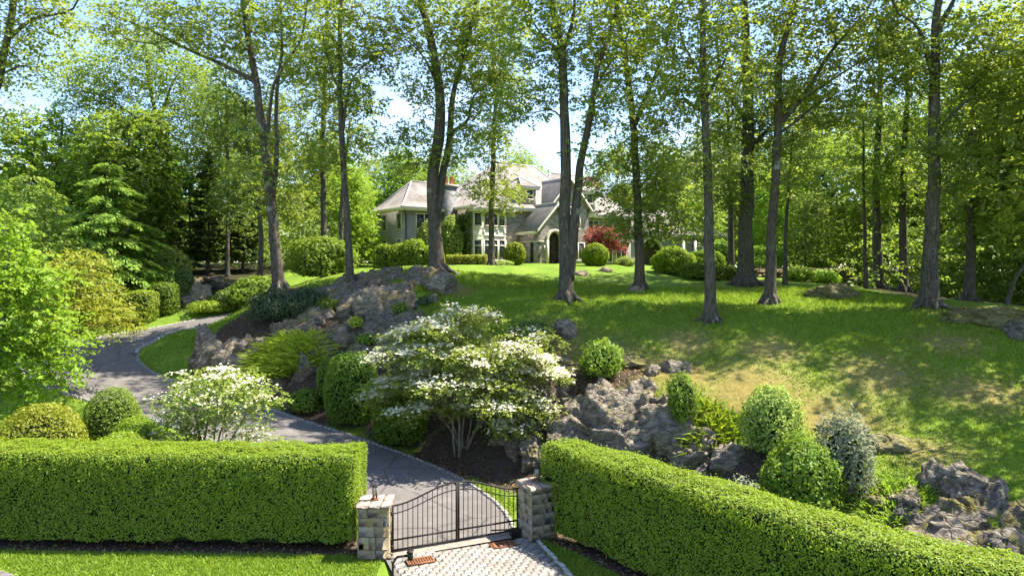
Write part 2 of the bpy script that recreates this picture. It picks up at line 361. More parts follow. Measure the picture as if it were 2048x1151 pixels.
DRIVE = np.array([(-1.0,16,0,2.5),(-1.2,18,0,2.35),(-1.45,20,0,2.15),(-1.75,21.6,0,1.95),(-2.6,24.2,.1,2.1),(-4.6,27,.3,2.2),(-7.6,29.3,.7,2.3),(-11,31.3,1.15,2.4),(-15,33.6,1.7,2.5),(-19,35.6,2.2,2.6),
 (-23,38,2.8,2.75),(-25.7,41.4,3.45,2.9),(-24.8,45,4.1,2.8),(-22,47.4,4.8,2.4),(-18.5,49.8,5.5,2.2),(-14,53.5,6.5,2.1),(-8,58.5,7.8,2.1),(0,62.5,8.85,2.)])
DC = catmull(DRIVE, 10)
def drive_near(x, y):
    best = np.full(x.shape, 1e9); z = np.zeros(x.shape); w = np.ones(x.shape)
    for k in range(len(DC) - 1):
        a, b = DC[k], DC[k + 1]; d = b[:2] - a[:2]; t = np.clip(((x - a[0]) * d[0] + (y - a[1]) * d[1]) / (d @ d), 0, 1)
        q = np.hypot(x - a[0] - t * d[0], y - a[1] - t * d[1]); m = q < best
        best = np.where(m, q, best); z = np.where(m, a[2] + t * (b[2] - a[2]), z); w = np.where(m, a[3] + t * (b[3] - a[3]), w)
    return best, z, w
def sstep(a, b, x): t = np.clip((x - a) / (b - a), 0, 1); return t * t * (3 - 2 * t)
def H(x, y, rough=True):
    x = np.atleast_1d(np.asarray(x, float)); y = np.atleast_1d(np.asarray(y, float)); sh = x.shape; x = x.ravel(); y = y.ravel()
    cx = np.clip(x, -75, 75); cy = np.clip(y, -38, 112)
    z = np.empty(x.shape)
    for s in range(0, len(x), 20000):
        e = slice(s, s + 20000)
        z[e] = tps(np.hypot(cx[e, None] - CT[None, :, 0], cy[e, None] - CT[None, :, 1])) @ _W[:_n] + _W[_n] + _W[_n + 1] * cx[e] + _W[_n + 2] * cy[e]
    out = np.maximum(np.hypot(x - cx, y - cy), 0); z = z + (6 - z) * sstep(0, 150, out)
    if rough:
        p = np.c_[x, y, np.zeros_like(x)]
        z = z + .10 * fbm(p * .45, 3, 3) * sstep(23, 30, y) + .03 * vnoise(p * 1.7, 5) * sstep(21, 26, y)
    flat = sstep(22.5, 21.3, y) * sstep(-30, -20, x) * sstep(1.0, .4, z); z = z * (1 - flat)
    d, zd, w = drive_near(x, y); k = sstep(w + 1.6, w + .25, d)
    z = z * (1 - k) + (zd - .05 - .10 * sstep(w + .15, w - .15, d)) * k
    return z.reshape(sh)
def h1(x, y): return float(H(x, y)[0])
def hit(px, py):
    Y = np.arange(14, 90, .1); g = H((px - 1024) / FPX * Y, Y); z = CAM_Z - (py - HOR) / FPX * Y; k = int(np.argmax(z < g))
    return Y[k] if z[k] < g[k] else None
def axis(segs):
    out = []
    for a, b, s in segs: out += list(np.arange(a, b - 1e-6, s))
    return np.array(out + [segs[-1][1]])
gx = axis([(-3000, -300, 300), (-300, -80, 22), (-80, -36, 2), (-36, -28, .5), (-28, 26, .22), (26, 36, .5), (36, 80, 2), (80, 300, 22), (300, 3000, 300)])
gy = axis([(-600, -40, 80), (-40, 14, 3), (14, 17, .5), (17, 50, .22), (50, 66, .45), (66, 112, 2), (112, 300, 20), (300, 4500, 300)])
GX, GY = np.meshgrid(gx, gy); GZ = H(GX, GY)
def blobs(x, y, L):
    r = np.zeros(x.shape)
    for bx, by, br in L: r = np.maximum(r, np.clip(1.0 - .5 * np.hypot(x - bx, y - by) / br, 0, 1))
    return r
def seg_d(x, y, pts):
    b = np.full(x.shape, 1e9)
    for p, q in zip(pts[:-1], pts[1:]):
        p = np.array(p); d = np.array(q) - p; t = np.clip(((x - p[0]) * d[0] + (y - p[1]) * d[1]) / (d @ d), 0, 1)
        b = np.minimum(b, np.hypot(x - p[0] - t * d[0], y - p[1] - t * d[1]))
    return b
HEDGE_L = [(-21, 22.35), (-16, 22.25), (-10, 22.0), (-4.72, 21.85)]
HEDGE_R = [(1.55, 22.9), (2.6, 21.6), (3.9, 19.85), (5.9, 17.2), (7.4, 15.25), (8.9, 13.9), (10.2, 12.9), (12.2, 11.4)]
MULCH = [(-9,36.4,3.0),(-12.5,40,2.6),(-15,43.6,2.0),(-16,41.6,1.8),(-10.5,42.5,2.6),(-8.5,40,3),(-2.1,30,2.3),(.6,29.2,2.4),(-5,33.2,2.1),(-1,32.2,2.4),(-7.5,34.6,1.6),(-10.5,36.8,1.6),(4.4,30.9,1.5),(2.4,30.2,2.2),(8.6,23.6,2),(6.4,26.4,2.0),(10,21.5,1.8),(4,27.8,2),(-16.6,26.4,1.5),(-14.8,26.7,1.5),(-11.4,26.2,1.8),(-17.5,24.8,1.8),(-17.5,40,1.1)]
def masks(x, y):
    mu = blobs(x, y, MULCH)
    mu = np.maximum(mu, np.clip(1.0 - .5 * seg_d(x, y, HEDGE_L) / 1.22, 0, 1)); mu = np.maximum(mu, np.clip(1.0 - .5 * seg_d(x, y, HEDGE_R) / 1.05, 0, 1))
    dr = blobs(x, y, [(7,31,2.4),(10.2,29.3,2.6),(12.6,26.9,2.2),(12,32,1.8),(2,35,1.8),(15.5,29.5,2.2),(18.5,27,2.0),(20,32,1.6),(5,33,1.8),(-2.5,37.5,1.4),(8.5,33.8,1.6),(14,23.2,1.4)])
    go = blobs(x, y, [(7.4,30.2,1.4),(9.8,28.4,1.9),(24.5,35.5,2.6),(26,33.2,2.4),(-3.4,42.6,1.3),(12.2,26.6,1.3),(5.4,30.3,.9),(20.6,42.4,1.0),(2.6,33.3,.8)])
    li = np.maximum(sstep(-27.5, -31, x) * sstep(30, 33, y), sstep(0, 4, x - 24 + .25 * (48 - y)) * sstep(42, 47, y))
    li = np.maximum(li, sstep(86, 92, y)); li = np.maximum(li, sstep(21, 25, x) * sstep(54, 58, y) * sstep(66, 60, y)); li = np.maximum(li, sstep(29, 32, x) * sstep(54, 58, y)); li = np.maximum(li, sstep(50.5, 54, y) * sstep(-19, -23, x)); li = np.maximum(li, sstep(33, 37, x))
    return dict(mulch=mu, dry=dr, gold=go, litter=li)
ny, nx = GX.shape; idx = np.arange(nx * ny).reshape(ny, nx)
Q = np.stack([idx[:-1, :-1], idx[:-1, 1:], idx[1:, 1:], idx[1:, :-1]], -1).reshape(-1, 4)
ground = obj('ground', np.c_[GX.ravel(), GY.ravel(), GZ.ravel()], Q, GROUND, smooth=True)
tag(ground, kind='structure')
for k, v in masks(GX.ravel(), GY.ravel()).items():
    ground.data.attributes.new(k, 'FLOAT', 'POINT').data.foreach_set('value', v.astype(np.float32))

# ------------------------------------------------------------------ driveway, kerbs, paving, road
ds = norm(np.gradient(DC[:, :2], axis=0)); dn = np.c_[-ds[:, 1], ds[:, 0]]         # left normal
i0 = int(np.argmin(np.hypot(DC[:, 0] + 1.75, DC[:, 1] - 21.6)))
def drive_strip(sl, cols=7, dz=0.):
    c = DC[sl]; n = dn[sl]; V = []
    for u in np.linspace(-1, 1, cols): V.append(np.c_[c[:, :2] + n * (u * c[:, 3:4]), c[:, 2] + dz + .03 * (1 - u * u)])
    V = np.stack(V, 1); m = len(c); id_ = np.arange(m * cols).reshape(m, cols)
    return V.reshape(-1, 3), np.stack([id_[:-1, 1:], id_[:-1, :-1], id_[1:, :-1], id_[1:, 1:]], -1).reshape(-1, 4)
V, F = drive_strip(slice(i0, None)); drive = tag(obj('driveway', V, F, ASPHALT, smooth=True), kind='structure')
rng = np.random.default_rng(5)
def resample(P, step):
    s = np.r_[0, np.cumsum(np.linalg.norm(np.diff(P, axis=0), axis=1))]; q = np.arange(0, s[-1], step)
    return np.stack([np.interp(q, s, P[:, k]) for k in range(P.shape[1])], 1)
kerb_meshes = []
for k in range(5):
    kv, kf, kt = cham((.262 + .012 * (k - 2), .15, .26), .02, .004, rng); kerb_meshes.append(mesh_data('kerb_stone', kv, [kf, kt], KERB))
def kerb_run(name, P, label):
    root = tag(bpy.data.objects.new(name, None), kind='structure'); col.objects.link(root)
    q = resample(P, .285); T = np.gradient(q, axis=0)
    for k in range(len(q)):
        o = bpy.data.objects.new('kerb_stone', kerb_meshes[rng.integers(5)]); col.objects.link(o); o.parent = root
        o.location = (q[k, 0] + rng.normal(0, .008), q[k, 1] + rng.normal(0, .008), q[k, 2] - .075 + rng.normal(0, .008))
        o.rotation_euler = (rng.normal(0, .03), -math.atan2(T[k, 2], np.hypot(T[k, 0], T[k, 1])), math.atan2(T[k, 1], T[k, 0]) + rng.normal(0, .03))
i1 = int(np.argmin(np.hypot(DC[:, 0] + 16.5, DC[:, 1] - 51.4)))
rk = DC[i0:i1, :3].copy(); rk[:, :2] -= dn[i0:i1] * (DC[i0:i1, 3:4] + .07); rk = rk[2:]
kerb_run('kerb_inner', rk, '')
ia = int(np.argmin(np.hypot(DC[:, 0] + 7.6, DC[:, 1] - 29.3)))
lk = DC[ia:i1, :3].copy(); lk[:, :2] += dn[ia:i1] * (DC[ia:i1, 3:4] + .07)
kerb_run('kerb_outer', lk, '')
GA, GB = np.array([-3.62, 20.75]), np.array([.22, 22.45])               # gate line
gdir = (GB - GA) / np.linalg.norm(GB - GA); gang = math.atan2(gdir[1], gdir[0]); gnrm = np.array([gdir[1], -gdir[0]])   # towards the street
def strip(name, a0, a1, d0, d1, z, mat):
    c = [GA + gdir * a + gnrm * d for a, d in ((a0, d0), (a1, d0), (a1, d1), (a0, d1))]
    return tag(obj(name, [(p[0], p[1], z) for p in c], [[0, 3, 2, 1]], mat), kind='structure')
strip('concrete_apron', -.15, 4.35, -.25, .40, .030, CONC)
# paving: sheet of joint sand with every paver on it
pv_poly = [(-3.72, 20.35), (.62, 22.05), (1.02, 20.7), (1.55, 19.25), (2.3, 17.6), (-2.6, 17.6)]
tag(obj('paving', [(x, y, .0) for x, y in pv_poly], [[0, 5, 4, 3], [0, 3, 2, 1]], SANDJ), kind='structure')
paving = bpy.data.objects['paving']
def inside(p, poly, m=0):
    c = False; j = len(poly) - 1
    for i in range(len(poly)):
        if (poly[i][1] > p[1]) != (poly[j][1] > p[1]) and p[0] < (poly[j][0] - poly[i][0]) * (p[1] - poly[i][1]) / (poly[j][1] - poly[i][1]) + poly[i][0]: c = not c
        j = i
    return c
pmesh = []
for k in range(4):
    v, f, t3 = cham((.297, .154, .07), .008, .0015, rng); pmesh.append(mesh_data('paver', v, [f, t3], PAVER))
GRATES = [(.62, .92), (3.28, .80)]                                       # along the gate, towards the street
row = 0
for d in np.arange(.46, 3.3, .168):
    row += 1
    for a in np.arange(-.6 + (row % 2) * .152, 6.2, .305):
        p = GA + gdir * a + gnrm * d
        if p[1] < 18.85 or not all(inside(p + gdir * e + gnrm * q, pv_poly) for e in (-.15, .15) for q in (-.07, .07)): continue
        if any(abs(a - ga) < .47 and abs(d - gd) < .26 for ga, gd in GRATES): continue
        o = bpy.data.objects.new('paver', pmesh[rng.integers(4)]); col.objects.link(o); o.parent = paving
        o.location = (p[0], p[1], .012 + rng.normal(0, .003)); o.rotation_euler = (rng.normal(0, .008), rng.normal(0, .008), gang + rng.normal(0, .01))
kerb_run('kerb_paving', np.array([(.80, 21.75, 0), (1.08, 20.9, 0), (1.62, 19.3, 0), (2.35, 17.8, 0)]), '')
tag(obj('road', [(-60, 17.2, .02), (-60, 19.7, .02), (-14.6, 19.62, .02), (-13.9, 19.3, .02), (-12.5, 18.2, .02), (-9, 17.2, .02)], [[0, 5, 4, 3], [0, 3, 2, 1]], ASPHALT), kind='structure')

# ------------------------------------------------------------------ leaves, wood, shrubs, trees
def leaves(C, size, asp, rng, nrm=None, up=.6, spread=1.0, fold=.12, along=None):
    n = len(C); nn = rng.normal(0, 1, (n, 3)); nn = norm(nn) * spread
    nn = nn + (nrm if nrm is not None else np.array([0, 0, up])); nn = norm(nn)
    tt = rng.normal(0, 1, (n, 3)) if along is None else along + rng.normal(0, .25, (n, 3))
    t = norm(tt - nn * (tt * nn).sum(1, keepdims=True)); b = np.cross(nn, t)
    l = (size * rng.uniform(.65, 1.3, n))[:, None]; w = l * asp
    V = np.stack([C - t * l / 2, C + b * w / 2 + nn * l * fold - t * l * .08, C + t * l / 2, C - b * w / 2 + nn * l * fold - t * l * .08], 1).reshape(-1, 3)
    return V, np.arange(4 * n, dtype=np.int32).reshape(n, 4)
def sphere_pts(n, rng): return norm(rng.normal(0, 1, (n, 3)))

def hedge(name, label, path, width, z0, z1, leaf, size, dens, seed, cat='hedge', lump=.12, group=None):
    rng = np.random.default_rng(seed); P = resample(catmull(np.array(path, float), 10), .3); L = np.r_[0, np.cumsum(np.linalg.norm(np.diff(P, axis=0), axis=1))]
    T = norm(np.gradient(P, axis=0)); N = np.c_[-T[:, 1], T[:, 0]]; base = np.array([P[:, 0].mean(), P[:, 1].mean()]); gz = h1(*base)
    root = thing(name, label, cat, (*base, gz), 0, group); hw = width / 2; hgt = z1 - z0; rr = .22
    # cross-section outline, left foot -> over the top -> right foot
    sec = [(-hw, z0)]; sec += [(-hw, z1 - rr)] + [(-hw + rr * (1 - math.cos(t)), z1 - rr + rr * math.sin(t)) for t in np.linspace(.3, math.pi / 2, 4)]
    sec += [(-x, z) for x, z in sec[::-1]]; sec = np.array(sec); sl = np.r_[0, np.cumsum(np.linalg.norm(np.diff(sec, axis=0), axis=1))]
    def surf(s, u, off):
        s = np.asarray(s); u = np.asarray(u); off = np.asarray(off)
        c = np.stack([np.interp(u, sl, sec[:, 0]), np.interp(u, sl, sec[:, 1])], 1)
        e = .02; c2 = np.stack([np.interp(np.minimum(u + e, sl[-1]), sl, sec[:, 0]), np.interp(np.minimum(u + e, sl[-1]), sl, sec[:, 1])], 1); c1 = np.stack([np.interp(np.maximum(u - e, 0), sl, sec[:, 0]), np.interp(np.maximum(u - e, 0), sl, sec[:, 1])], 1)
        tg = norm(c2 - c1); n2 = np.c_[-tg[:, 1], tg[:, 0]]
        p = np.stack([np.interp(s, L, P[:, k]) for k in (0, 1)], 1); nv = norm(np.stack([np.interp(s, L, N[:, k]) for k in (0, 1)], 1))
        W = np.c_[p + nv * c[:, :1], c[:, 1]]; n3 = norm(np.c_[nv * n2[:, :1], n2[:, 1]])
        bul = lump * (.45 * fbm(W * .8, seed, 2) + .55 * fbm(W * 3.0, seed + 5, 3))
        return W + n3 * (off + bul)[:, None], n3
    area = L[-1] * sl[-1]; n = int(area * dens)
    s = rng.uniform(0, L[-1], n); u = rng.uniform(0, sl[-1], n); off = -np.abs(rng.normal(0, .055, n)) + .03
    C, Nn = surf(s, u, off)
    # ends
    ne = int(hgt * width * dens)
    for se, sg in ((0, -1), (len(P) - 1, 1)):
        c = rng.uniform(-hw + .05, hw - .05, ne); z = rng.uniform(z0, z1 - .05, ne); d = T[se] * sg
        E = np.c_[P[se] + N[se] * c[:, None] + d * (-np.abs(rng.normal(0, .06, ne)) + .04)[:, None], z]
        E[:, :2] += d * (lump * fbm(E * .9, seed + 3, 3))[:, None]
        C = np.vstack([C, E]); Nn = np.vstack([Nn, np.tile([d[0], d[1], 0], (ne, 1))])
    nl = int(n * .035)                                    # stray shoots standing proud
    k = rng.integers(0, n, nl); C = np.vstack([C, C[k] + Nn[k] * rng.uniform(.03, .15, (nl, 1))]); Nn = np.vstack([Nn, Nn[k]])
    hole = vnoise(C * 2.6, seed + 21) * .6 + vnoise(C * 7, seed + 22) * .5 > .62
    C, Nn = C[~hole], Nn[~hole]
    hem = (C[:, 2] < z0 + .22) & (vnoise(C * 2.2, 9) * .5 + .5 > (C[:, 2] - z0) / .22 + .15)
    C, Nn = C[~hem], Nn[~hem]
    V, F = leaves(C, size, .6, rng, Nn + np.array([0, 0, .3]), spread=.75)
    o = np.array([*base, gz]); fo = obj('foliage', V - o, F, LEAF[leaf], root)
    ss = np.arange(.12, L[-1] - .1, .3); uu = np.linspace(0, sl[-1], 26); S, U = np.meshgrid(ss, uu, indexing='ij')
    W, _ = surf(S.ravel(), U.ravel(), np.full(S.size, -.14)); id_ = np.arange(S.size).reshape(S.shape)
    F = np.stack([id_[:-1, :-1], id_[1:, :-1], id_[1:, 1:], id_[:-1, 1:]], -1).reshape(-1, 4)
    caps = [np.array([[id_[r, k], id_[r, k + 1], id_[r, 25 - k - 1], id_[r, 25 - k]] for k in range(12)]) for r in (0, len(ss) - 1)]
    obj('dark_core', W - o, [F] + [caps[0], caps[1]], CORE, root)  # solid dark shell standing for the shade within the hedge
    return root

def lumps(d, seed, f, a): return 1 + a * fbm(d * f, seed, 3)
def shrub(name, label, px=None, py=None, Y=None, rx=1, rz=1, ry=None, leaf='box', size=.09, dens=500, seed=1, lump=.12, cat='shrub', base=None, power=2., up=.35, asp=.6, group=None, stems=5, zpy=None, shell=.10, bury=.25, spread=.9, tilt=0):
    """a rounded bush: base point on the ground, rx half-width, rz full height"""
    rng = np.random.default_rng(seed); ry = ry or rx
    if base is None: Y = hit(px, py) if py else Y; x = (px - 1024) / FPX * Y; base = (x, Y)
    gz = h1(*base) if zpy is None else CAM_Z - (zpy - HOR) / FPX * base[1]; root = thing(name, label, cat, (*base, gz), 0, group)
    cz = rz * .5; sz = rz * .5 + bury * .5; c0 = np.array([0, 0, rz - sz])
    area = 4 * math.pi * ((rx * ry) ** 1.6 / 3 + 2 * (.5 * (rx + ry) * sz) ** 1.6 / 3) ** (1 / 1.6); n = int(area * dens)
    d = sphere_pts(n, rng); sup = (np.abs(d) ** power).sum(1) ** (-1 / power); r = sup * lumps(d, seed, 1.6, lump) * (1 + .5 * lump * fbm(d * 4.5, seed + 7, 2))
    r = r * (1 - np.abs(rng.normal(0, shell, n)) + (rng.random(n) < .05) * rng.uniform(0, .12, n)); sc = np.array([rx, ry, sz])
    C = d * r[:, None] * sc + c0; k = (C[:, 2] > rng.uniform(0, .12, n)) & (vnoise(C * 3.1 + seed, seed + 21) * .6 + vnoise(C * 8, seed + 22) * .5 < .58); C, d = C[k], d[k]
    V, F = leaves(C, size, asp, rng, norm(d / sc) + np.array([0, 0, up]), spread=spread)
    obj('foliage', V, F, LEAF[leaf], root)
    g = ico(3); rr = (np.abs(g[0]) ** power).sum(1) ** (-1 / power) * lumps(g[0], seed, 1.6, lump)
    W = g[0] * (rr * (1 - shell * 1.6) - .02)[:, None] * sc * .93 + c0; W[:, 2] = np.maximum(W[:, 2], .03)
    obj('dark_core', W, g[1], CORE, root)  # solid dark filler: blocks the view and paints the inner shade
    return root
_ico = {}
def ico(k):
    if k not in _ico:
        import bmesh
        bm = bmesh.new(); bmesh.ops.create_icosphere(bm, subdivisions=k, radius=1); bm.verts.ensure_lookup_table()
        _ico[k] = (np.array([v.co[:] for v in bm.verts]), np.array([[v.index for v in f.verts] for f in bm.faces])); bm.free()
    return _ico[k]

def grow(paths, clumps, rng, k_trunk=10, r_tip=.012, expo=2.3, droop=.0, base=np.zeros(3)):
    """paths: list of (points, r_start, r_end) in metres; clumps: leaf-clump centres. Returns one MB of wood."""
    mb = MB(); pos = []; par = []; fixed = []; chains = []
    for i_, (P, r0, r1) in enumerate(paths):
        P = resample(catmull(P, 8), .45); n = len(P); t = np.linspace(0, 1, n)
        P[:, :2] += .05 * np.stack([vnoise(np.c_[P[:, 2] * .9, np.full(n, 3.1 + r0 * 77), np.zeros(n)], 4), vnoise(np.c_[P[:, 2] * .9, np.full(n, 9.7 + r0 * 55), np.zeros(n)], 8)], 1) * np.minimum(1, t * 4)[:, None]
        rad = r0 + (r1 - r0) * t ** .9
        hgt = P[:, 2] - base[2]
        rad = rad * (1 + .38 * np.exp(-np.maximum(hgt, 0) / .40)) * .92
        big = r0 > .09; mb.tube(P, rad, (k_trunk + 4) if big else 6, wob=.11 if big else 0)
        if i_ == 0 and r0 > .22:
            for a in np.arange(6) * 1.05 + rng.random(): u = np.array([math.cos(a), math.sin(a), 0]); l = r0 * rng.uniform(2.2, 3.6); mb.tube(np.array([u * r0 * .7 + (0, 0, .55), u * r0 * 1.35 + (0, 0, .16), u * l * .75 + (0, 0, .0), u * l + (0, 0, -.16)]), [r0 * .34, r0 * .30, r0 * .17, r0 * .08], 6)
        s = len(pos)
        for i in range(n): pos.append(P[i]); par.append(-1 if i == 0 else s + i - 1); fixed.append(rad[i])
    pos = list(pos); A = np.array(pos); root_n = len(pos)
    if len(clumps):
        d0 = np.linalg.norm(clumps[:, None] - A[None], axis=2).min(1); order = np.argsort(d0)
        cap = len(pos) + len(clumps) * 7; PA = np.zeros((cap, 3)); PA[:len(pos)] = A; cnt = len(pos)
        low = A[:, 2].min()
        for ci in order:
            c = clumps[ci]; B = PA[:cnt]; v = c - B; d = np.linalg.norm(v, axis=1)
            cost = d + .8 * np.maximum(0, -v[:, 2]) - .25 * np.minimum(v[:, 2], d * .7)
            j = int(np.argmin(cost)); p = B[j].copy(); dd = d[j]
            if dd < .3: continue
            m = int(np.clip(dd / .7, 2, 6)); q = p + (c - p) * .5 + np.array([0, 0, -.10 * dd if c[2] > p[2] else .1 * dd]) + rng.normal(0, .07 * dd, 3)
            t = (np.arange(1, m + 1) / m)[:, None]; X = (1 - t) ** 2 * p + 2 * t * (1 - t) * q + t * t * c
            if cnt + m >= cap: break
            ids = [j]
            for x in X: PA[cnt] = x; par.append(ids[-1]); fixed.append(0); ids.append(cnt); cnt += 1
            chains.append(ids)
        load = np.zeros(cnt); 
        for ids in chains: load[ids[-1]] += r_tip ** expo
        for i in range(cnt - 1, root_n - 1, -1): load[par[i]] += load[i]
        rad = load ** (1 / expo)
        for ids in chains:
            X = PA[ids]; r = np.maximum(rad[ids], r_tip); r[0] = r[1] * 1.15
            mb.tube(X, r, 5 if r[1] > .03 else 3, cap=False)
    return mb
def ell_clumps(ells, rng, shell=.55, mind=.5):
    out = []
    for c, rad, n in ells:
        k = 0; tries = 0
        while k < n and tries < n * 8:
            tries += 1
            d = norm(rng.normal(0, 1, 3)); p = np.array(c) + d * np.array(rad) * (shell + (1 - shell) * rng.random()) ** .6 * rng.uniform(.75, 1.05)
            if any((p[0] - q[0]) ** 2 + (p[1] - q[1]) ** 2 + (p[2] - q[2]) ** 2 < mind * mind for q in out[-140:]): continue
            out.append(p); k += 1
    return np.array(out)
def clump_leaves(cl, n, sig, flat, rng, per=7):
    """leaves strung along short twigs inside each clump: positions, leaf directions, leaf normals"""
    m = rng.uniform(.4, 1.5, len(cl)); cnt = np.maximum(2, (n * m / per)).astype(int); idx = np.repeat(np.arange(len(cl)), cnt); k = len(idx)
    g = rng.normal(0, 1, (k, 3)); g *= np.minimum(1, 1.7 / np.maximum(np.linalg.norm(g, axis=1, keepdims=True), .01))
    p = cl[idx] + g * (sig * (.55 + .5 * m[idx]))[:, None] * np.array([1, 1, flat])
    d = norm(g * np.array([1, 1, .35]) + rng.normal(0, .55, (k, 3)) * np.array([1, 1, .5]) + np.array([0, 0, -.12])); L = sig * rng.uniform(.7, 1.5, k)
    sd = norm(np.cross(d, np.array([0, 0, 1.]) + rng.normal(0, .3, (k, 3)))); t = (np.arange(per) + .5) / per; sg = np.where(np.arange(per) % 2, 1., -1.)
    C = p[:, None] + d[:, None] * (L[:, None, None] * t[None, :, None]) + sd[:, None] * (sg[None, :, None] * sig * .16) + rng.normal(0, sig * .07, (k, per, 3)); C[:, :, 2] -= (L[:, None] * t[None] ** 2) * .22
    al = d[:, None] * .7 + sd[:, None] * sg[None, :, None]; up = norm(np.cross(sd, d)); up = up * np.sign(up[:, 2:3] + 1e-6); nn = np.repeat(up[:, None], per, 1)
    return C.reshape(-1, 3), al.reshape(-1, 3), nn.reshape(-1, 3)

# ------------------------------------------------------------------ house (turned 35 degrees to the view)
HT = R(35); HZ = 9.0
house = thing('mansion', 'large stone and stucco mansion with pinkish brown shingle roofs on top of the hill', 'house', (-3.9, 68.5, HZ), HT)
def shingle_mat():
    t = NT('cedar_shingle'); tcn = t.n('TexCoord'); sp = t.n('SeparateXYZ'); t.l(tcn.outputs['Object'], sp.inputs[0])
    cmb = t.n('CombineXYZ'); t.l(t.math('ADD', sp.outputs['X'], sp.outputs['Y']), cmb.inputs[0]); t.l(t.math('MULTIPLY', sp.outputs['Z'], 1.3), cmb.inputs[1])
    b = t.n('TexBrick', Scale=3.2, Mortar__Size=.018, Brick__Width=.42, Row__Height=.5); b.inputs['Color1'].default_value = (.235, .205, .178, 1); b.inputs['Color2'].default_value = (.165, .138, .118, 1); b.inputs['Mortar'].default_value = (.10, .075, .065, 1)
    t.l(cmb.outputs[0], b.inputs['Vector']); n = t.noise(.5, 5, .65); n2 = t.noise(3, 4, .7)
    c = t.mix(t.ramp(n, [(.38, (0, 0, 0)), (.60, (.75, .75, .75))]), b.outputs['Color'], (.295, .275, .25)); c = t.mix(t.ramp(n2, [(.5, (0, 0, 0)), (.75, (.5, .5, .5))]), c, (.17, .135, .115))
    return t.pbr(c, .9, b.outputs['Fac'], .02, .5, spec=.1)
def stone_mat(name, c1, c2, mo, sc=2.4):
    t = NT(name); v = t.n('TexVoronoi', Scale=sc, _feature='F1'); e = t.n('TexVoronoi', Scale=sc, _feature='DISTANCE_TO_EDGE'); m = t.n('Mapping'); m.inputs['Scale'].default_value = (1, 1, 1.7)
    t.l(t.n('TexCoord').outputs['Object'], m.inputs[0]); t.l(m.outputs[0], v.inputs['Vector']); t.l(m.outputs[0], e.inputs['Vector'])
    c = t.mix(t.n('SeparateColor').outputs[0], c1, c2); sc_ = [n for n in t.t.nodes if n.bl_idname == 'ShaderNodeSeparateColor'][0]; t.l(v.outputs['Color'], sc_.inputs[0])
    c = t.mix(t.ramp(e.outputs['Distance'], [(.02, (1, 1, 1)), (.06, (0, 0, 0))]), c, mo)
    return t.pbr(c, .9, t.math('MINIMUM', e.outputs['Distance'], .1), .06, .6, spec=.1)
SHING = shingle_mat(); HSTONE = stone_mat('house_stone', (.17, .145, .125), (.40, .35, .305), (.32, .29, .255), 2.8); CSTONE = stone_mat('chimney_stone', (.10, .10, .10), (.24, .235, .23), (.20, .195, .19), 3.2)  # chimney stone colour darkened to carry the grey shade on the chimney
STUCCO = simple('grey_stucco', (.24, .235, .215), (.30, .295, .27), 3); CREAM = simple('cream_trim', (.66, .60, .49), (.74, .68, .57), 4, .6); LEADC = simple('ridge_metal', (.48, .43, .40), (.60, .55, .52), 6, .6)
LIME = simple('limestone', (.50, .44, .35), (.60, .53, .43), 6); CLAY = simple('clay_pot', (.36, .14, .07), (.50, .21, .11), 6); BRICK = simple('red_brick', (.22, .105, .075), (.31, .16, .12), 14); DARKIN = simple('dark_interior', (.03, .024, .018), (.05, .04, .03), 4); WOODD = simple('brown_door', (.08, .045, .025), (.13, .075, .04), 8)
class Loc:                                      # wall frame: s along the wall, z up, d out of the wall
    def __init__(s, o, ang): s.o = np.array(o, float); s.u = np.array([math.cos(ang), math.sin(ang)]); s.n = np.array([s.u[1], -s.u[0]]); s.ang = ang
    def __call__(s, a, d, z): p = s.o + s.u * a + s.n * d; return np.array([p[0], p[1], z])
def lbox(mb, f, a0, a1, d0, d1, z0, z1): mb.box(f((a0 + a1) / 2, (d0 + d1) / 2, (z0 + z1) / 2), (a1 - a0, d1 - d0, z1 - z0), f.ang)
def window(f, a, z0, z1, w, lights=1, transom=False):
    m = MB(); t = .09
    lbox(m, f, a - w / 2 - t, a - w / 2, .0, .09, z0 - t, z1 + t); lbox(m, f, a + w / 2, a + w / 2 + t, .0, .09, z0 - t, z1 + t)
    lbox(m, f, a - w / 2, a + w / 2, .0, .085, z1, z1 + t); lbox(m, f, a - w / 2, a + w / 2, .0, .14, z0 - t, z0)
    for k in range(1, lights): x = a - w / 2 + w * k / lights; lbox(m, f, x - .05, x + .05, .0, .08, z0, z1)
    if transom: zt = z0 + (z1 - z0) * .74; lbox(m, f, a - w / 2, a + w / 2, .0, .075, zt - .05, zt + .05)
    o = m.build('window', CREAM, house)
    for k in range(lights):
        x0, x1 = a - w / 2 + w * k / lights, a - w / 2 + w * (k + 1) / lights
        g = MB(); lbox(g, f, x0 + .02, x1 - .02, .01, .035, z0 + .01, z1 - .01); g.build('pane', GLASS, o)
    return o
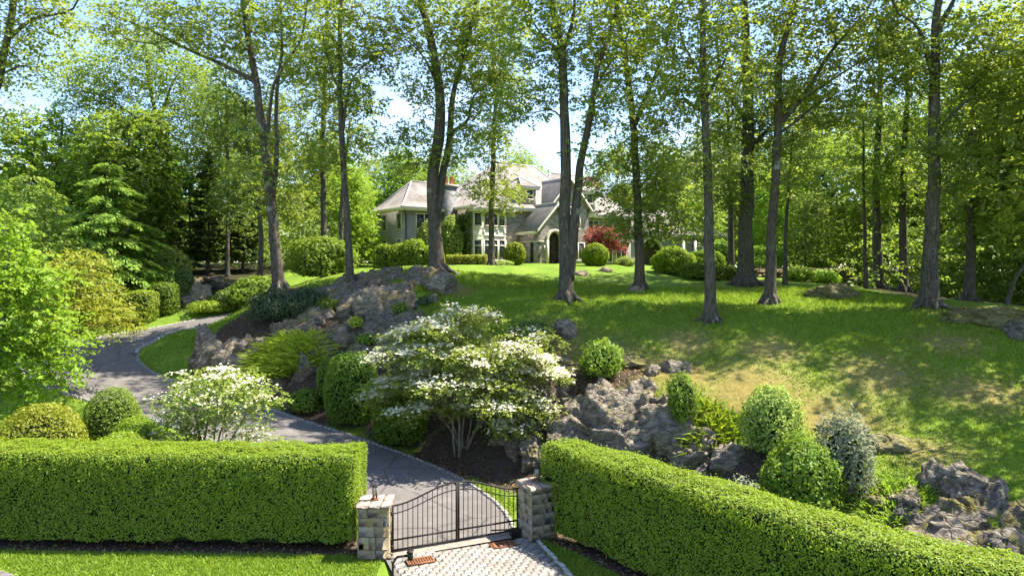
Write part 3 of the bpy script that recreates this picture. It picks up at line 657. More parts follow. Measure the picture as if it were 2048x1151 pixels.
def hip(name, a0, a1, b0, b1, ze, ra0, ra1, rb, zr, mat=SHING, flare=.35, cap=True):
    """bell-cast hip roof with a ridge from ra0 to ra1 at depth rb"""
    def ring(t, z): return [(a0 + (ra0 - a0) * t, b0 + (rb - b0) * t, z), (a1 + (ra1 - a1) * t, b0 + (rb - b0) * t, z), (a1 + (ra1 - a1) * t, b1 + (rb - b1) * t, z), (a0 + (ra0 - a0) * t, b1 + (rb - b1) * t, z)]
    h = zr - ze; rs = [ring(0, ze), ring(.16, ze + h * .10), ring(.34, ze + h * (.34 - .06)), ring(1, zr)]
    V = np.array([p for r in rs for p in r]); F = []
    for i in range(3):
        for j in range(4): F.append([i * 4 + j, i * 4 + (j + 1) % 4, i * 4 + 4 + (j + 1) % 4, i * 4 + 4 + j])
    m = MB(); m.add(V, F); m.add([(p[0], p[1], ze - .002) for p in rs[0]], [[3, 2, 1, 0]]); r = m.build(name, mat, house)
    f = MB(); f.box(((a0 + a1) / 2, (b0 + b1) / 2, ze - .16), (a1 - a0 - .1, b1 - b0 - .1, .30)); f.build('fascia', CREAM, r)
    if cap:
        c = MB()
        for j in range(4): c.tube(np.array([rs[i][j] for i in range(4)]) + np.array((0, 0, .02)), .085, 5)
        if ra1 > ra0: c.bar((ra0, rb, zr + .03), (ra1, rb, zr + .03), .16)
        c.build('ridge_cap', LEADC, r)
    return r
def wall(a0, a1, b0, b1, z0, z1, mat, name='wall'): m = MB(); m.box2((a0, b0, z0), (a1, b1, z1)); return m.build(name, mat, house)
# left wing
wall(-5.77, 1.0, 3.44, 10.4, -1.2, 5.5, STUCCO); hip('roof', -6.4, 3.0, 2.8, 11.0, 5.72, -3.25, 1.2, 6.9, 8.75)
fe = Loc((-5.77, 10.4), -math.pi / 2); ff = Loc((-5.77, 3.44), 0)
for s in (2.4, 5.9): window(fe, s, 3.6, 5.1, .95, 1); window(fe, s, .7, 2.55, .95, 1)
window(ff, 2.2, 3.6, 5.1, 1.75, 2); window(ff, 2.2, .7, 2.5, 1.75, 2)
pipe = MB(); pipe.tube([(-5.65, 3.30, -.5), (-5.65, 3.30, 4.9), (-6.0, 3.0, 5.5)], .055, 6); pipe.build('downpipe', IRON, house)
# main block
wall(0, 15.2, 0, 12, -1.2, 5.7, HSTONE); hip('roof', -.6, 15.8, -.6, 12.6, 5.92, 6.9, 12.2, 6.0, 11.5)
wall(15.2, 22, .25, 11.8, -1.2, 5.5, STUCCO); hip('roof', 8, 22.6, -.35, 12.4, 5.72, 14.5, 18.6, 6.0, 10.95)
# chimneys
ch = wall(-1.5, -.2, 2.6, 4.0, -1.2, 8.0, CSTONE, 'chimney'); c = MB(); c.box2((-1.62, 2.5, 8.0), (-.1, 4.1, 8.18)); c.build('chimney_cap', LIME, ch)
for k in range(2): c = MB(); x = -1.15 + .65 * k; c.tube([(x, 3.3, 8.18), (x, 3.3, 9.0), (x, 3.3, 9.05)], [.24, .19, .24], 10); c.build('chimney_pot', CLAY, ch)
ch = wall(20.3, 21.7, 5.3, 6.7, 8.0, 10.75, BRICK, 'chimney'); c = MB(); c.box2((20.2, 5.2, 10.75), (21.8, 6.8, 10.92)); c.build('chimney_cap', BRICK, ch)
# two-storey bay
by = [(.02, 0), (.75, -.8), (3.35, -.8), (3.95, 0)]
m = MB()
for z0, z1 in ((-1.0, 5.55),):
    n = len(by); m.add([(x, y, z) for z in (z0, z1) for x, y in by], [[i, i + 1, n + i + 1, n + i] for i in range(n - 1)] + [[n, n + 1, n + 2, n + 3]])
m.build('bay_wall', CREAM, house)
for k in range(3):
    p, q = np.array(by[k]), np.array(by[k + 1]); f = Loc(p, math.atan2(*(q - p)[::-1])); w = np.linalg.norm(q - p)
    n, ww = ((3, .68) if k == 1 else (1, w - .42)); 
    for j in range(n):
        a = w * (j + .5) / n; window(f, a, 3.95, 5.15, ww, 1); window(f, a, .55, 2.45, ww, 1, True)
    for zz in (3.55, 2.85, .1): mm = MB(); lbox(mm, f, .02, w - .02, -.02, .07, zz, zz + .14); mm.build('moulding', CREAM, house)
    for j in range(n + 1): mm = MB(); a = np.clip(w * j / n, .06, w - .06); lbox(mm, f, a - .06, a + .06, -.02, .06, 3.0, 3.55); mm.build('panel_rib', CREAM, house)
hip('bay_roof', -.3, 4.3, -1.25, .6, 5.62, .8, 3.2, .2, 6.3, flare=0, cap=False)
# dormers
for a in (7.2, 15.6):
    d = MB(); d.box2((a - .85, .3, 6.3), (a + .85, 3, 8.25)); d.build('dormer', STUCCO, house)
    window(Loc((a - .85, .3), 0), .85, 7.0, 8.0, .8, 1); hip('dormer_roof', a - 1.25, a + 1.25, -.05, 4.5, 8.3, a, a + .01, 2.2, 9.5)
# gables and arched entrance
def gable_wall(a0, a1, b, z0, ze, za, mat, arch=None, thick=.4):
    mid = (a0 + a1) / 2; xs = sorted(set([a0, mid, a1] + ([arch[0] + arch[1] * math.cos(t) for t in np.linspace(0, math.pi, 17)] if arch else [])))
    m = MB()
    def top(x): return ze + (za - ze) * (1 - abs(x - mid) / (a1 - mid))
    def low(x): return z0 if not arch or abs(x - arch[0]) > arch[1] + 1e-4 else arch[2] + math.sqrt(max(0, arch[1] ** 2 - (x - arch[0]) ** 2))
    for x, y in zip(xs[:-1], xs[1:]):
        ins = arch and abs((x + y) / 2 - arch[0]) < arch[1]; lx, ly = (low(x), low(y)) if ins else (z0, z0)
        m.add([(x, b, lx), (y, b, ly), (y, b, top(y)), (x, b, top(x))], [[0, 1, 2, 3]])
        if ins: m.add([(x, b, lx), (y, b, ly), (y, b + thick, ly), (x, b + thick, lx)], [[3, 2, 1, 0]])
    if arch:
        for s in (-1, 1): x = arch[0] + s * arch[1]; m.add([(x, b, z0), (x, b, arch[2]), (x, b + thick, arch[2]), (x, b + thick, z0)], [[0, 1, 2, 3]])
    return m.build('gable_wall', mat, house)
def gable_roof(a0, a1, b0, b1, ze, za, over=.35):
    mid = (a0 + a1) / 2; sl = (za - ze) / (a1 - mid); m = MB(); t = .16; x0, x1 = a0 - over, a1 + over; zl = ze - sl * over
    for s, x in ((-1, x0), (1, x1)):
        m.add([(x, b0 - over, zl), (mid, b0 - over, za + .02), (mid, b1, za + .02), (x, b1, zl), (x, b0 - over, zl + t), (mid, b0 - over, za + t), (mid, b1, za + t), (x, b1, zl + t)], [[4, 5, 6, 7], [3, 2, 1, 0], [0, 1, 5, 4], [0, 4, 7, 3]])
    r = m.build('gable_roof', SHING, house); f = MB()
    for x in (x0, x1): f.add([(x, b0 - over - .04, zl - .2), (mid, b0 - over - .04, za - .2), (mid, b0 - over - .04, za + .12), (x, b0 - over - .04, zl + .12), (x, b0 - over + .06, zl - .2), (mid, b0 - over + .06, za - .2), (mid, b0 - over + .06, za + .12), (x, b0 - over + .06, zl + .12)], [[0, 1, 2, 3], [0, 4, 5, 1], [3, 2, 6, 7], [7, 6, 5, 4]])
    f.build('barge_board', CREAM, r); c = MB(); c.bar((mid, b0 - over, za + .17), (mid, b1, za + .17), .14)
    c.build('ridge_cap', LEADC, r); e = MB(); e.box2((x0 + .04, b0, zl - .28), (x0 + .16, b1, zl - .01)); e.box2((x1 - .16, b0, zl - .28), (x1 - .04, b1, zl - .01)); e.build('fascia', CREAM, r); return r
gable_wall(5.5, 10, -3.5, -1.2, 3.75, 6.15, HSTONE, (7.55, .85, 2.55)); gable_roof(5.5, 10, -3.5, 1.5, 3.75, 6.15)
m = MB(); m.box2((5.5, -3.5, -1.2), (5.75, 0, 3.7)); m.box2((9.75, -3.5, -1.2), (10, 0, 3.7)); m.build('porch_wall', HSTONE, house)
m = MB(); m.box2((5.75, -.9, -1.2), (9.75, -.8, 3.6)); m.box2((5.75, -3.1, 3.55), (9.75, -.9, 3.65)); m.build('porch_interior', HSTONE, house)
m = MB(); m.box2((7.0, -.98, 0), (8.2, -.9, 2.3)); m.build('door', WOODD, house)
m = MB(); P = [(7.55 + .97 * math.cos(t), -3.56, 2.55 + .97 * math.sin(t)) for t in np.linspace(0, math.pi, 15)]
for p, q in zip(P[:-1], P[1:]): m.bar(p, q, .26)
m.bar((8.52, -3.56, 0), (8.52, -3.56, 2.55), .26); m.bar((6.58, -3.56, 0), (6.58, -3.56, 2.55), .26); m.build('arch_surround', LIME, house)
for lo_, hi_ in (((5.44, -3.57, 2.30), (6.42, -3.5, 2.42)), ((5.43, -3.49, 2.30), (5.5, -.1, 2.42)), ((8.68, -3.57, 2.3), (10.05, -3.5, 2.42))): m = MB(); m.box2(lo_, hi_); m.build('string_course', LIME, house)
m = MB(); m.box2((5.4, -2.6, .3), (5.5, -2.3, 2.3)); m.box2((5.44, -2.7, .2), (5.5, -2.6, 2.4)); m.build('slot_window', DARKIN, house)
m = MB(); m.box((6.15, -3.62, 1.75), (.16, .16, .42)); m.build('wall_lantern', LAMPG, house)
gable_wall(8.9, 14.3, -1.0, -1.2, 6.3, 9.3, HSTONE); gable_roof(8.9, 14.3, -1.0, 5.5, 6.3, 9.3)
m = MB(); m.box2((8.9, -1.0, -1.2), (9.1, .1, 6.1)); m.box2((14.1, -1.0, -1.2), (14.3, .3, 6.1)); m.build('gable_side_wall', HSTONE, house)
fg = Loc((8.9, -1.0), 0); window(fg, 3.3, 4.0, 5.4, 1.6, 2); window(fg, 3.9, .6, 2.4, 1.6, 2)
m = MB(); lbox(m, fg, 1.0, 4.4, .0, .07, 6.2, 6.34); m.build('string_course', LIME, house)
fr = Loc((15.2, .25), 0)
for s in (.9, 3.0, 5.2): window(fr, s, 3.7, 5.05, 1.5, 2); window(fr, s, .5, 2.2, 1.5, 2)
m = MB(); m.add([(15.0, -.5, 2.75), (22.2, -.5, 2.75), (22.2, .25, 3.35), (15.0, .25, 3.35), (15.0, -.5, 2.65), (22.2, -.5, 2.65)], [[0, 1, 2, 3], [4, 5, 1, 0]]); m.build('pent_roof', IRON, house)
# low right wing with the carriage arch
gw = gable_wall(22, 40, 1.0, -1.2, 3.7, 3.75, STUCCO, (26.2, 2.1, 1.2)); hip('roof', 21.4, 40.6, .4, 9.6, 3.95, 25, 37, 5, 7.2)
m = MB(); m.box2((39.6, 1.0, -1.2), (40, 9, 3.7)); m.box2((22, 8.6, -1.2), (40, 9, 3.7)); m.box2((22, 4.2, -1.2), (39.6, 4.3, 3.6)); m.build('wall', STUCCO, house)
m = MB(); P = [(26.2 + 2.2 * math.cos(t), .95, 1.2 + 2.2 * math.sin(t)) for t in np.linspace(0, math.pi, 19)]
for p, q in zip(P[:-1], P[1:]): m.bar(p, q, .24)
for x in (24.0, 28.4): m.bar((x, .95, -1.2), (x, .95, 1.2), .24)
m.build('arch_surround', CREAM, house)
for a in (31.2, 33.4): m = MB(); m.box2((a - .16, .2, -1.2), (a + .16, .5, 3.2)); m.build('column', CREAM, house)
fw = Loc((22, 1.0), 0); window(fw, 14.5, .8, 2.4, 1.7, 2); window(fw, 9.0, .6, 2.4, 1.2, 1)
# ivy on the end wall of the main block, as its own plant
rng = np.random.default_rng(21); n = 5200
u = rng.uniform(-.1, 5.2, n); z = rng.uniform(-.6, 5.3, n); k = (z < 5.2 - .35 * np.maximum(0, u - 1.6) ** 1.15 - .3 * rng.random(n)) & (z < 5.2); u, z = u[k], z[k]
C = np.c_[-.12 - np.abs(rng.normal(0, .14, len(u))) - .25 * (vnoise(np.c_[u, z, u * 0], 2) * .5 + .5), u, z]
iv = thing('climbing_ivy', 'dark green ivy climbing the end wall of the mansion beside the white bay', 'ivy', (-3.9, 68.5, HZ), HT)
V, F = leaves(C, .28, .8, rng, np.tile([-1., -.2, .2], (len(C), 1))); obj('foliage', V, F, LEAF['oakdark'], iv)
m = MB(); m.tube([(-.06, 2.0, -.6), (-.08, 2.2, 2), (-.08, 1.6, 4.4)], [.07, .05, .02], 6); m.build('stem', BARKD, iv)

# ------------------------------------------------------------------ gate, pillars, lanterns, drains, keypad
def pillar(label, c, s, rz, h, z0, seed):
    rng = np.random.default_rng(seed); root = thing('stone_pillar', label, 'gate pillar', (c[0], c[1], z0), rz, 'gate pillars')
    m = MB(); m.box2((-s / 2 + .045, -s / 2 + .045, -.3), (s / 2 - .045, s / 2 - .045, h - .12)); m.build('mortar_core', MORTAR, root)
    for side in range(4):
        z = .0
        while z < h - .14:
            hh = min(rng.uniform(.17, .38), h - .12 - z)
            if h - .12 - z - hh < .12: hh = h - .12 - z
            a = -s / 2
            while a < s / 2 - .01:
                w = rng.uniform(.18, .52); w = s / 2 - a if s / 2 - a - w < .16 else w
                v, f, t3 = cham((w - .011, .075, hh - .011), .012, .004, rng); o = obj('stone', v, [f, t3], ASHLAR, root)
                an = side * math.pi / 2; p = np.array([a + w / 2, -s / 2 + .028 - rng.uniform(0, .016)])
                o.location = (p[0] * math.cos(an) - p[1] * math.sin(an), p[0] * math.sin(an) + p[1] * math.cos(an), z + hh / 2); o.rotation_euler = (0, 0, an)
                a += w
            z += hh
    S = s + .14; r = [(-S / 2, -.12), (-.12, .22), (.22, S / 2)]
    for i, (a0, a1) in enumerate(r):
        for j, (b0, b1) in enumerate(((-S / 2, .03), (.03, S / 2))):
            v, f, t3 = cham((a1 - a0 - .014, b1 - b0 - .014, .10), .016, .003, rng); o = obj('cap_slab', v, [f, t3], CAPST, root); o.location = ((a0 + a1) / 2, (b0 + b1) / 2, h - .06 + rng.uniform(0, .006))
    return root
PL, PR = np.array([-4.10, 20.78]), np.array([.82, 22.22])
pillar('stone gate pillar against the end of the left hedge, its full front face in view', PL, .88, R(2), 1.62, 0, 1)
pillar('stone gate pillar in front of the right hedge, turned so two faces show', PR, .92, R(26), 1.72, 0, 2)
def lantern(label, c, z, rz):
    root = thing('pillar_lantern', label, 'lantern', (c[0], c[1], z), rz, 'lanterns on the gate pillars')
    m = MB(); m.box((0, 0, .012), (.24, .2, .024)); m.build('base_plate', RUST, root)
    m = MB(); m.tube([(0, 0, .14), (0, 0, .40)], .07, 12); m.build('glass_tube', LAMPG, root)
    for k in range(4):
        a = k * math.pi / 2 + .78; m = MB(); m.tube([(.075 * math.cos(a), .075 * math.sin(a), .02), (.075 * math.cos(a), .075 * math.sin(a), .41)], .012, 6); m.build('post', IRON, root)
    m = MB(); m.tube([(0, 0, .40), (0, 0, .425), (0, 0, .44)], [.095, .095, .06], 12); m.build('top_cap', IRON, root)
lantern('cylindrical lantern on the cap of the left gate pillar', PL + (-.02, .0), 1.62, 0); lantern('cylindrical lantern on the cap of the right gate pillar', PR + (-.02, .1), 1.72, .4)
def gate_leaf(label, o, ang, L, flip):
    root = thing('gate_leaf', label, 'gate', (o[0], o[1], 0), ang, 'leaves of the driveway gate')
    def top(x): t = x / L; t = 1 - t if flip else t; return 1.43 + .46 * (.5 - .5 * math.cos(math.pi * min(1, max(0, t * 1.02)))) 
    zb, zl = .10, .40
    for k, x in enumerate((.02, L - .02)): m = MB(); m.bar((x, 0, .06), (x, 0, top(x) + .02), .05 if (k == 1) != flip else .06); m.build('stile', IRON, root)
    xs = np.linspace(.02, L - .02, 22); m = MB(); m.tube([(x, 0, top(x)) for x in xs], .028, 6); m.build('top_rail', IRON, root)
    m = MB(); m.tube([(x, 0, top(x) - .235) for x in xs], .017, 6); m.build('curved_rail', IRON, root)
    for z in (zb, zl): m = MB(); m.bar((.03, 0, z), (L - .03, 0, z), .042); m.build('rail', IRON, root)
    n = 13
    for k in range(1, n): x = .02 + (L - .04) * k / n; m = MB(); m.tube([(x, 0, zb), (x, 0, top(x))], .0135, 5); m.build('picket', IRON, root)
    for z in (.22, 1.2):
        m = MB(); x = L + .02 if flip else -.02; m.box((x, 0, z), (.12, .07, .10)); m.build('hinge', IRON, root)
GL = np.linalg.norm(GB - GA)
gate_leaf('left leaf of the black iron gate, hinged at the pillar by the left hedge', GA + gdir * .02, gang, GL / 2 - .035, False)
gate_leaf('right leaf of the black iron gate, hinged at the pillar by the right hedge', GA + gdir * (GL / 2 + .015), gang, GL / 2 - .035, True)
for (a, d), (sx, sy), lb in zip(GRATES, ((.78, .42), (.78, .42)), ('rusty drain grate in the paving at the left end, near the keypad post', 'rusty drain grate in the paving at the right end of the gate, near the kerb')):
    p = GA + gdir * a + gnrm * d; root = thing('drain_grate', lb, 'drain grate', (p[0], p[1], 0), gang, 'drain grates in the paving')
    m = MB(); m.box((0, 0, .012), (sx - .02, sy - .02, .012)); m.build('pit', PITM, root)
    m = MB()
    for s in (-1, 1): m.box((0, s * (sy / 2 - .02), .04), (sx, .04, .05)); m.box((s * (sx / 2 - .02), 0, .04), (.04, sy - .08, .05))
    m.build('frame', RUST, root)
    n = 9 if a < 2 else 4
    for k in range(n): m = MB(); m.box((-sx / 2 + .04 + (sx - .08) * (k + .5) / n, 0, .045), (.036 if n > 5 else .11, sy - .08, .03)); m.build('bar', RUST, root)
    if n > 5:
        for k in range(3): m = MB(); m.box((0, -sy / 2 + .04 + (sy - .08) * (k + .5) / 3, .038), (sx - .08, .03, .025)); m.build('cross_bar', RUST, root)
kp = thing('keypad_post', 'black metal keypad post with a bent arm beside the paving', 'keypad post', (-2.93, 17.0, 0))
m = MB(); m.tube([(0, 0, -.1), (0, 0, 1.30), (.10, .02, 1.45), (.38, .05, 1.48)], .032, 8); m.build('post', IRON, kp); m = MB(); m.box((.42, .06, 1.47), (.12, .15, .19)); m.box((.42, .05, 1.58), (.15, .2, .03)); m.build('keypad_box', IRON, kp)
op = thing('gate_operator', 'small dark gate motor box at the foot of the right gate pillar', 'gate motor', (.10, 22.05, 0), gang)
m = MB(); v, f, t3 = cham((.34, .22, .24), .03); m.add(v + np.array((0, 0, .16)), f + t3); m.build('housing', IRON, op); m = MB(); m.bar((-.15, .05, .25), (-.75, .22, .25), .035); m.build('arm', IRON, op)
bd = MB(); v, f, t3 = cham((.24, .2, .16), .05, .008, np.random.default_rng(3)); bd.add(v, f + t3)
b = bd.build('stone', ROCKT); b.location = (-3.62, 20.42, .08); tag(b, 'pale fieldstone lying at the foot of the left gate pillar', 'stone')

# ------------------------------------------------------------------ hedges
hedge('clipped_hedge', 'long tall clipped hedge running to the left gate pillar', HEDGE_L, 1.95, .22, 2.86, 'hedge', .062, 1150, 3, group='clipped hedges along the street')
hedge('clipped_hedge', 'long clipped hedge sloping away to the right from the right gate pillar', HEDGE_R, 1.6, .18, 2.86, 'hedge', .060, 1150, 4, group='clipped hedges along the street')

# ------------------------------------------------------------------ rocks
def rock(label, px, py, Y, sx, sy, sz, seed, mat=ROCK, rz=0., cuts=9, k=4, name='boulder', rough=.20, tilt=(0, 0), sink=.3, group=None):
    """centre at photo position and depth; sx, sy, sz half sizes"""
    rng = np.random.default_rng(seed); v, f = ico(k); p = v.copy()
    for _ in range(cuts):
        n = norm(rng.normal(0, 1, 3) * np.array([1, 1, .8])); d = rng.uniform(.52, .85); s = p @ n; p = p - n * (np.maximum(0, s - d) * .92)[:, None]
    r = fbm(v * 1.7 + seed, seed, 3); dip = rng.uniform(.5, 1.35); az = rng.uniform(-.6, .6); b3 = np.array([math.sin(dip) * math.cos(az), math.sin(dip) * math.sin(az) * .5, math.cos(dip)]); b3 = b3 / np.linalg.norm(b3)
    q = v * 1.5 + (v @ b3)[:, None] * b3 * 3.0 + .55 * r[:, None]
    p = p * (1 + rough * r + rough * .75 * (1 - 2 * np.abs(vnoise(q + 5, seed + 4))) + rough * .5 * vnoise(q * 1.9, seed + 2) + rough * .3 * vnoise(q * 4.3, seed + 6) + rough * .22 * vnoise(v * 11, seed + 7) + rough * .13 * vnoise(v * 26, seed + 9))[:, None]
    p = p * np.array([sx, sy, sz]); ca, sa = math.cos(tilt[0]), math.sin(tilt[0]); p = np.c_[p[:, 0] * ca + p[:, 2] * sa, p[:, 1], -p[:, 0] * sa + p[:, 2] * ca]
    ca, sa = math.cos(tilt[1]), math.sin(tilt[1]); p = np.c_[p[:, 0], p[:, 1] * ca - p[:, 2] * sa, p[:, 1] * sa + p[:, 2] * ca]
    Yh = hit(px, py)
    if Yh and abs(Yh - Y) < 6: q_ = Yh / Y; p = p * q_; sx, sy, sz = sx * q_, sy * q_, sz * q_; Y = Yh + .05
    c = at(px, py, Y); g = h1(c[0], c[1]); bot = min(c[2] - sz * .9, g - sink * sz) if c[2] - sz * .5 > g else None
    if bot is not None:                                        # reach down into the soil
        m = p[:, 2] < 0; p[m, 2] *= max(1, (c[2] - g + sink * sz) / sz)
    o = obj(name, p, f, mat, smooth=False, loc=[float(x) for x in c]); o.rotation_euler = (0, 0, rz)
    return tag(o, label, 'rock', group)
exec_rocks = [
 # the grey ledge face behind the right hedge
 ('broad tan rock slab behind the flowering dogwood, right of its trunk', 1075, 815, 30.4, 1.5, 1.2, 1.8, 13, ROCKW, .5, 7, 5),
 ('long sloping tan rock fin running down towards the right gate pillar', 1075, 905, 27.6, .45, 1.1, .8, 14, ROCKW, -.5, 7, 4),
 ('small grey stone in the dark soil between tan slab and pale rock face', 1165, 815, 29.8, .55, .5, .4, 15, ROCK, .2, 9, 4),
 ('flat grey stone lying on the soil below the leafy shrub', 1185, 795, 30.3, .6, .4, .22, 16, ROCKW, .1, 9, 4),
 ('upright grey boulder at the edge of the lawn above the white dogwood', 1130, 670, 33.8, .68, .55, .72, 17, ROCK, .4, 9, 4),
 ('low flat rock at the lawn edge left of the leafy shrub', 1125, 727, 32.4, .9, .6, .34, 18, ROCKW, -.1, 8, 4),
 ('grey speckled boulder at the lawn edge, right one of the pair beside the upright bush', 1347, 742, 31.0, .82, .6, .52, 19, ROCK, .1, 9, 4),
 ('smaller grey boulder, left one of the pair beside the upright bush', 1303, 748, 31.2, .45, .4, .42, 20, ROCK, .7, 9, 4),
 ('mossy low rock between the leafy shrub and the pair of boulders', 1262, 730, 31.6, .8, .6, .36, 21, ROCKM, .2, 7, 4),
 ('pale rounded rock among ferns above the right hedge', 1462, 925, 24.6, .65, .5, .62, 22, ROCKT, .1, 8, 4),
 ('narrow rock low down beside the ferns, half hidden by the right hedge', 1412, 950, 24.8, .5, .4, .4, 23, ROCKW, .6, 8, 4),
 ('wide mossy rock at the lawn edge right of the silvery shrub', 1790, 893, 23.6, 1.05, .7, .62, 24, ROCKM, -.15, 9, 4),
 ('brown mossy rock behind the two big round shrubs', 1690, 868, 25.0, 1.0, .6, .5, 25, ROCKM, .1, 7, 4),
 ('largest grey boulder of the right-hand heap, dark and blocky', 1938, 985, 19.6, .80, .6, .72, 26, ROCK, .3, 9, 5),
 ('pointed tan boulder leaning on the left of the large blocky boulder', 1868, 968, 20.2, .52, .5, .62, 27, ROCKT, -.4, 8, 4),
 ('ridged tan rock stepping down below the pointed boulder', 1822, 1010, 19.4, .60, .5, .58, 28, ROCKT, .5, 8, 4),
 ('mossy stone low at the left end of the right-hand rock heap', 1760, 1015, 19.8, .42, .5, .40, 29, ROCKM, .2, 9, 4),
 ('craggy grey stone under the large blocky boulder', 1905, 1065, 17.6, .62, .5, .42, 30, ROCK, .1, 10, 4),
 ('smooth grey stone at the right edge of the heap, nearest the hedge', 2020, 1088, 16.6, .62, .5, .40, 31, ROCK, -.3, 8, 4),
 ('dark split stone between the craggy stone and ridged tan rock', 1850, 1055, 18.2, .40, .4, .40, 32, ROCKW, .8, 10, 4),
 ('rough rock bank at the far right edge of the lawn below the mossy mound', 2040, 672, 32.8, .8, .8, .7, 33, ROCKW, .3, 8, 4),
 # lawn rocks
 ('pale rock in the lawn just right of the twin trunk', 1163, 551, 46, .55, .5, .36, 34, ROCKT, .2, 7, 3),
 ('pale rock in the sunny lawn below the round clipped bush', 1208, 543, 49, .58, .5, .30, 35, ROCKT, -.1, 7, 3),
 ('small tan rock at the foot of the tree right of the twin trunk', 1268, 583, 43.6, .62, .5, .34, 36, ROCKT, .1, 7, 3),
 ('mossy rock mound in the shaded lawn between the slim and the thick right-hand trunks', 1662, 590, 42.5, 1.5, 1.2, .62, 37, ROCKM, .1, 6, 4),
 ('golden mossy mound at the far right edge of the lawn', 1985, 640, 34.8, 2.3, 1.6, .62, 38, ROCKM, -.2, 6, 4),
 # ledge on the crest
 ('craggy boulder at the right end of the crest ledge, below the big forked tree', 885, 577, 42.8, 1.22, 1.15, 1.02, 41, ROCK, .3, 10, 4),
 ('big slab tilted upright in the middle of the ledge with a yellow moss patch', 738, 618, 40.6, 0.92, 0.90, 1.22, 45, ROCKT, .6, 7, 4),
 # ledge above the drive
 ('tan rock at the left end of the bank ledge, over the driveway lawn', 408, 690, 39.6, 0.79, 0.90, 1.22, 52, ROCKT, .3, 8, 4),
 ('grey rock against the left edge of the bright ferns', 495, 712, 38.2, 0.92, 0.77, 1.02, 54, ROCKW, .2, 8, 4),
 ('upright streaked rock below the bright ferns on the right', 608, 750, 36.2, 0.90, 0.77, 1.05, 55, ROCKW, -.2, 8, 4),
 ('brown rock in the soil below the bright ferns', 545, 778, 36.4, 0.96, 0.77, 0.70, 56, ROCKW, .2, 8, 4),
 # beyond the drive
 ('big dark rock outcrop beyond the driveway, below the dead conifer', 340, 565, 56, 3.2, 1.6, .95, 58, ROCKW, .1, 9, 4),
 ('tan rock face beyond the driveway, right of the clipped cubes', 395, 598, 53.4, 1.25, .9, 1.25, 59, ROCKT, .2, 8, 4),
 ('dark rock shelf beyond the driveway, right of the tan rock face', 445, 570, 55.4, 1.9, 1.1, .7, 60, ROCKW, -.1, 9, 4),
 ('small mossy stone beside the spreading juniper', 625, 615, 42, .7, .6, .4, 68, ROCKM, .5, 9, 4),
]
def outcrop(label, box_, bl, res, amp, mat, seed, strike, dip, soft=.16):
    xs, ys = np.arange(box_[0], box_[1], res), np.arange(box_[2], box_[3], res); X, Y = np.meshgrid(xs, ys); sh = X.shape; X, Y = X.ravel(), Y.ravel(); Z = H(X, Y); e = .45
    n = norm(np.c_[H(X - e, Y, False) - H(X + e, Y, False), H(X, Y - e, False) - H(X, Y + e, False), np.full(len(X), 2 * e)]); P = np.c_[X, Y, Z]
    m = blobs(X, Y, bl) + .24 * fbm(P * .55, seed, 3) + (.30 if seed == 71 else .14) * fbm(P * 1.3, seed + 11, 3) + .05 * vnoise(P * 3, seed + 1); m = sstep(.46, .46 + soft, m)
    a = np.array([math.cos(strike), math.sin(strike), .1]); b = np.array([-math.sin(strike) * math.cos(dip), math.cos(strike) * math.cos(dip), math.sin(dip)]); c = np.cross(a, b)
    wv = .5 * fbm(P * .7, seed + 2, 3); q = np.c_[P @ a, P @ b + wv, P @ c * .5]
    R1 = 1 - np.abs(vnoise(q * np.array([.42, 1.25, .6]), seed + 3)) * 1.6; R2 = 1 - np.abs(vnoise(q * np.array([.95, 2.9, 1.2]) + 7, seed + 4)) * 1.7; R3 = 1 - np.abs(vnoise(q * np.array([2.2, 6.5, 3]) + 3, seed + 5)) * 1.7
    big = .5 + .5 * vnoise(P * .5 + 9, seed + 6)
    t = R1 * .55 + R2 * .30; st = .16; k = np.floor(t / st); f = t / st - k; t = (k + sstep(.55, .95, f)) * st * .75 + t * .25
    blk = vnoise(np.floor(q * np.array([.8, 1.5, 1.]) + .8 * wv[:, None]) * 7.31, seed + 8)
    d = m * (.02 + amp * (.34 * big + t * 1.05 + .17 * R3 + .26 * blk)) + .05 * m * fbm(P * 5, seed + 7, 3) - .22 * (1 - m)
    P = P + n * d[:, None] - np.array([0, .25, 0]) * (m * amp * R2 * .5)[:, None]
    id_ = np.arange(X.size).reshape(sh); F = np.stack([id_[:-1, :-1], id_[:-1, 1:], id_[1:, 1:], id_[1:, :-1]], -1).reshape(-1, 4); F = F[m[F].max(1) > .02]
    o = P[F.ravel()].mean(0); used = np.unique(F); mp_ = np.zeros(len(P), int); mp_[used] = np.arange(len(used))
    return tag(obj('rock_outcrop', P[used] - o, mp_[F], mat, loc=[float(x) for x in o]), label, 'rock')
outcrop('long craggy layered rock outcrop on the crest and bank below the big forked tree', (-14, -2, 36.3, 46.2), [(-12.2,42.8,1.3),(-10.4,43.4,1.7),(-7.8,44.0,1.8),(-5.3,43.8,1.6),(-4.2,43.2,1.0),(-9,41.2,1.8),(-11.2,40.4,1.2),(-6.7,41.2,1.5),(-7.4,39.2,1.4),(-9.6,38.9,1.1),(-5.9,38.6,1.0),(-12.6,40.4,.9),(-13.2,41.6,.8),(-10.6,38.0,.8),(-8.4,37.2,.8)], .07, .46, ROCKW, 71, .25, .7)
outcrop('grey fractured rock face between the big white dogwood and the ferns, above the right hedge', (-1.5, 9.2, 25.4, 32.4), [(.6,30.3,1.3),(2.2,29.4,1.1),(3.7,28.7,1.3),(5.1,28.2,1.5),(6.5,27.5,1.3),(7.4,26.5,.8),(1.6,28.2,.7)], .065, .60, ROCK, 72, .5, 1.45)
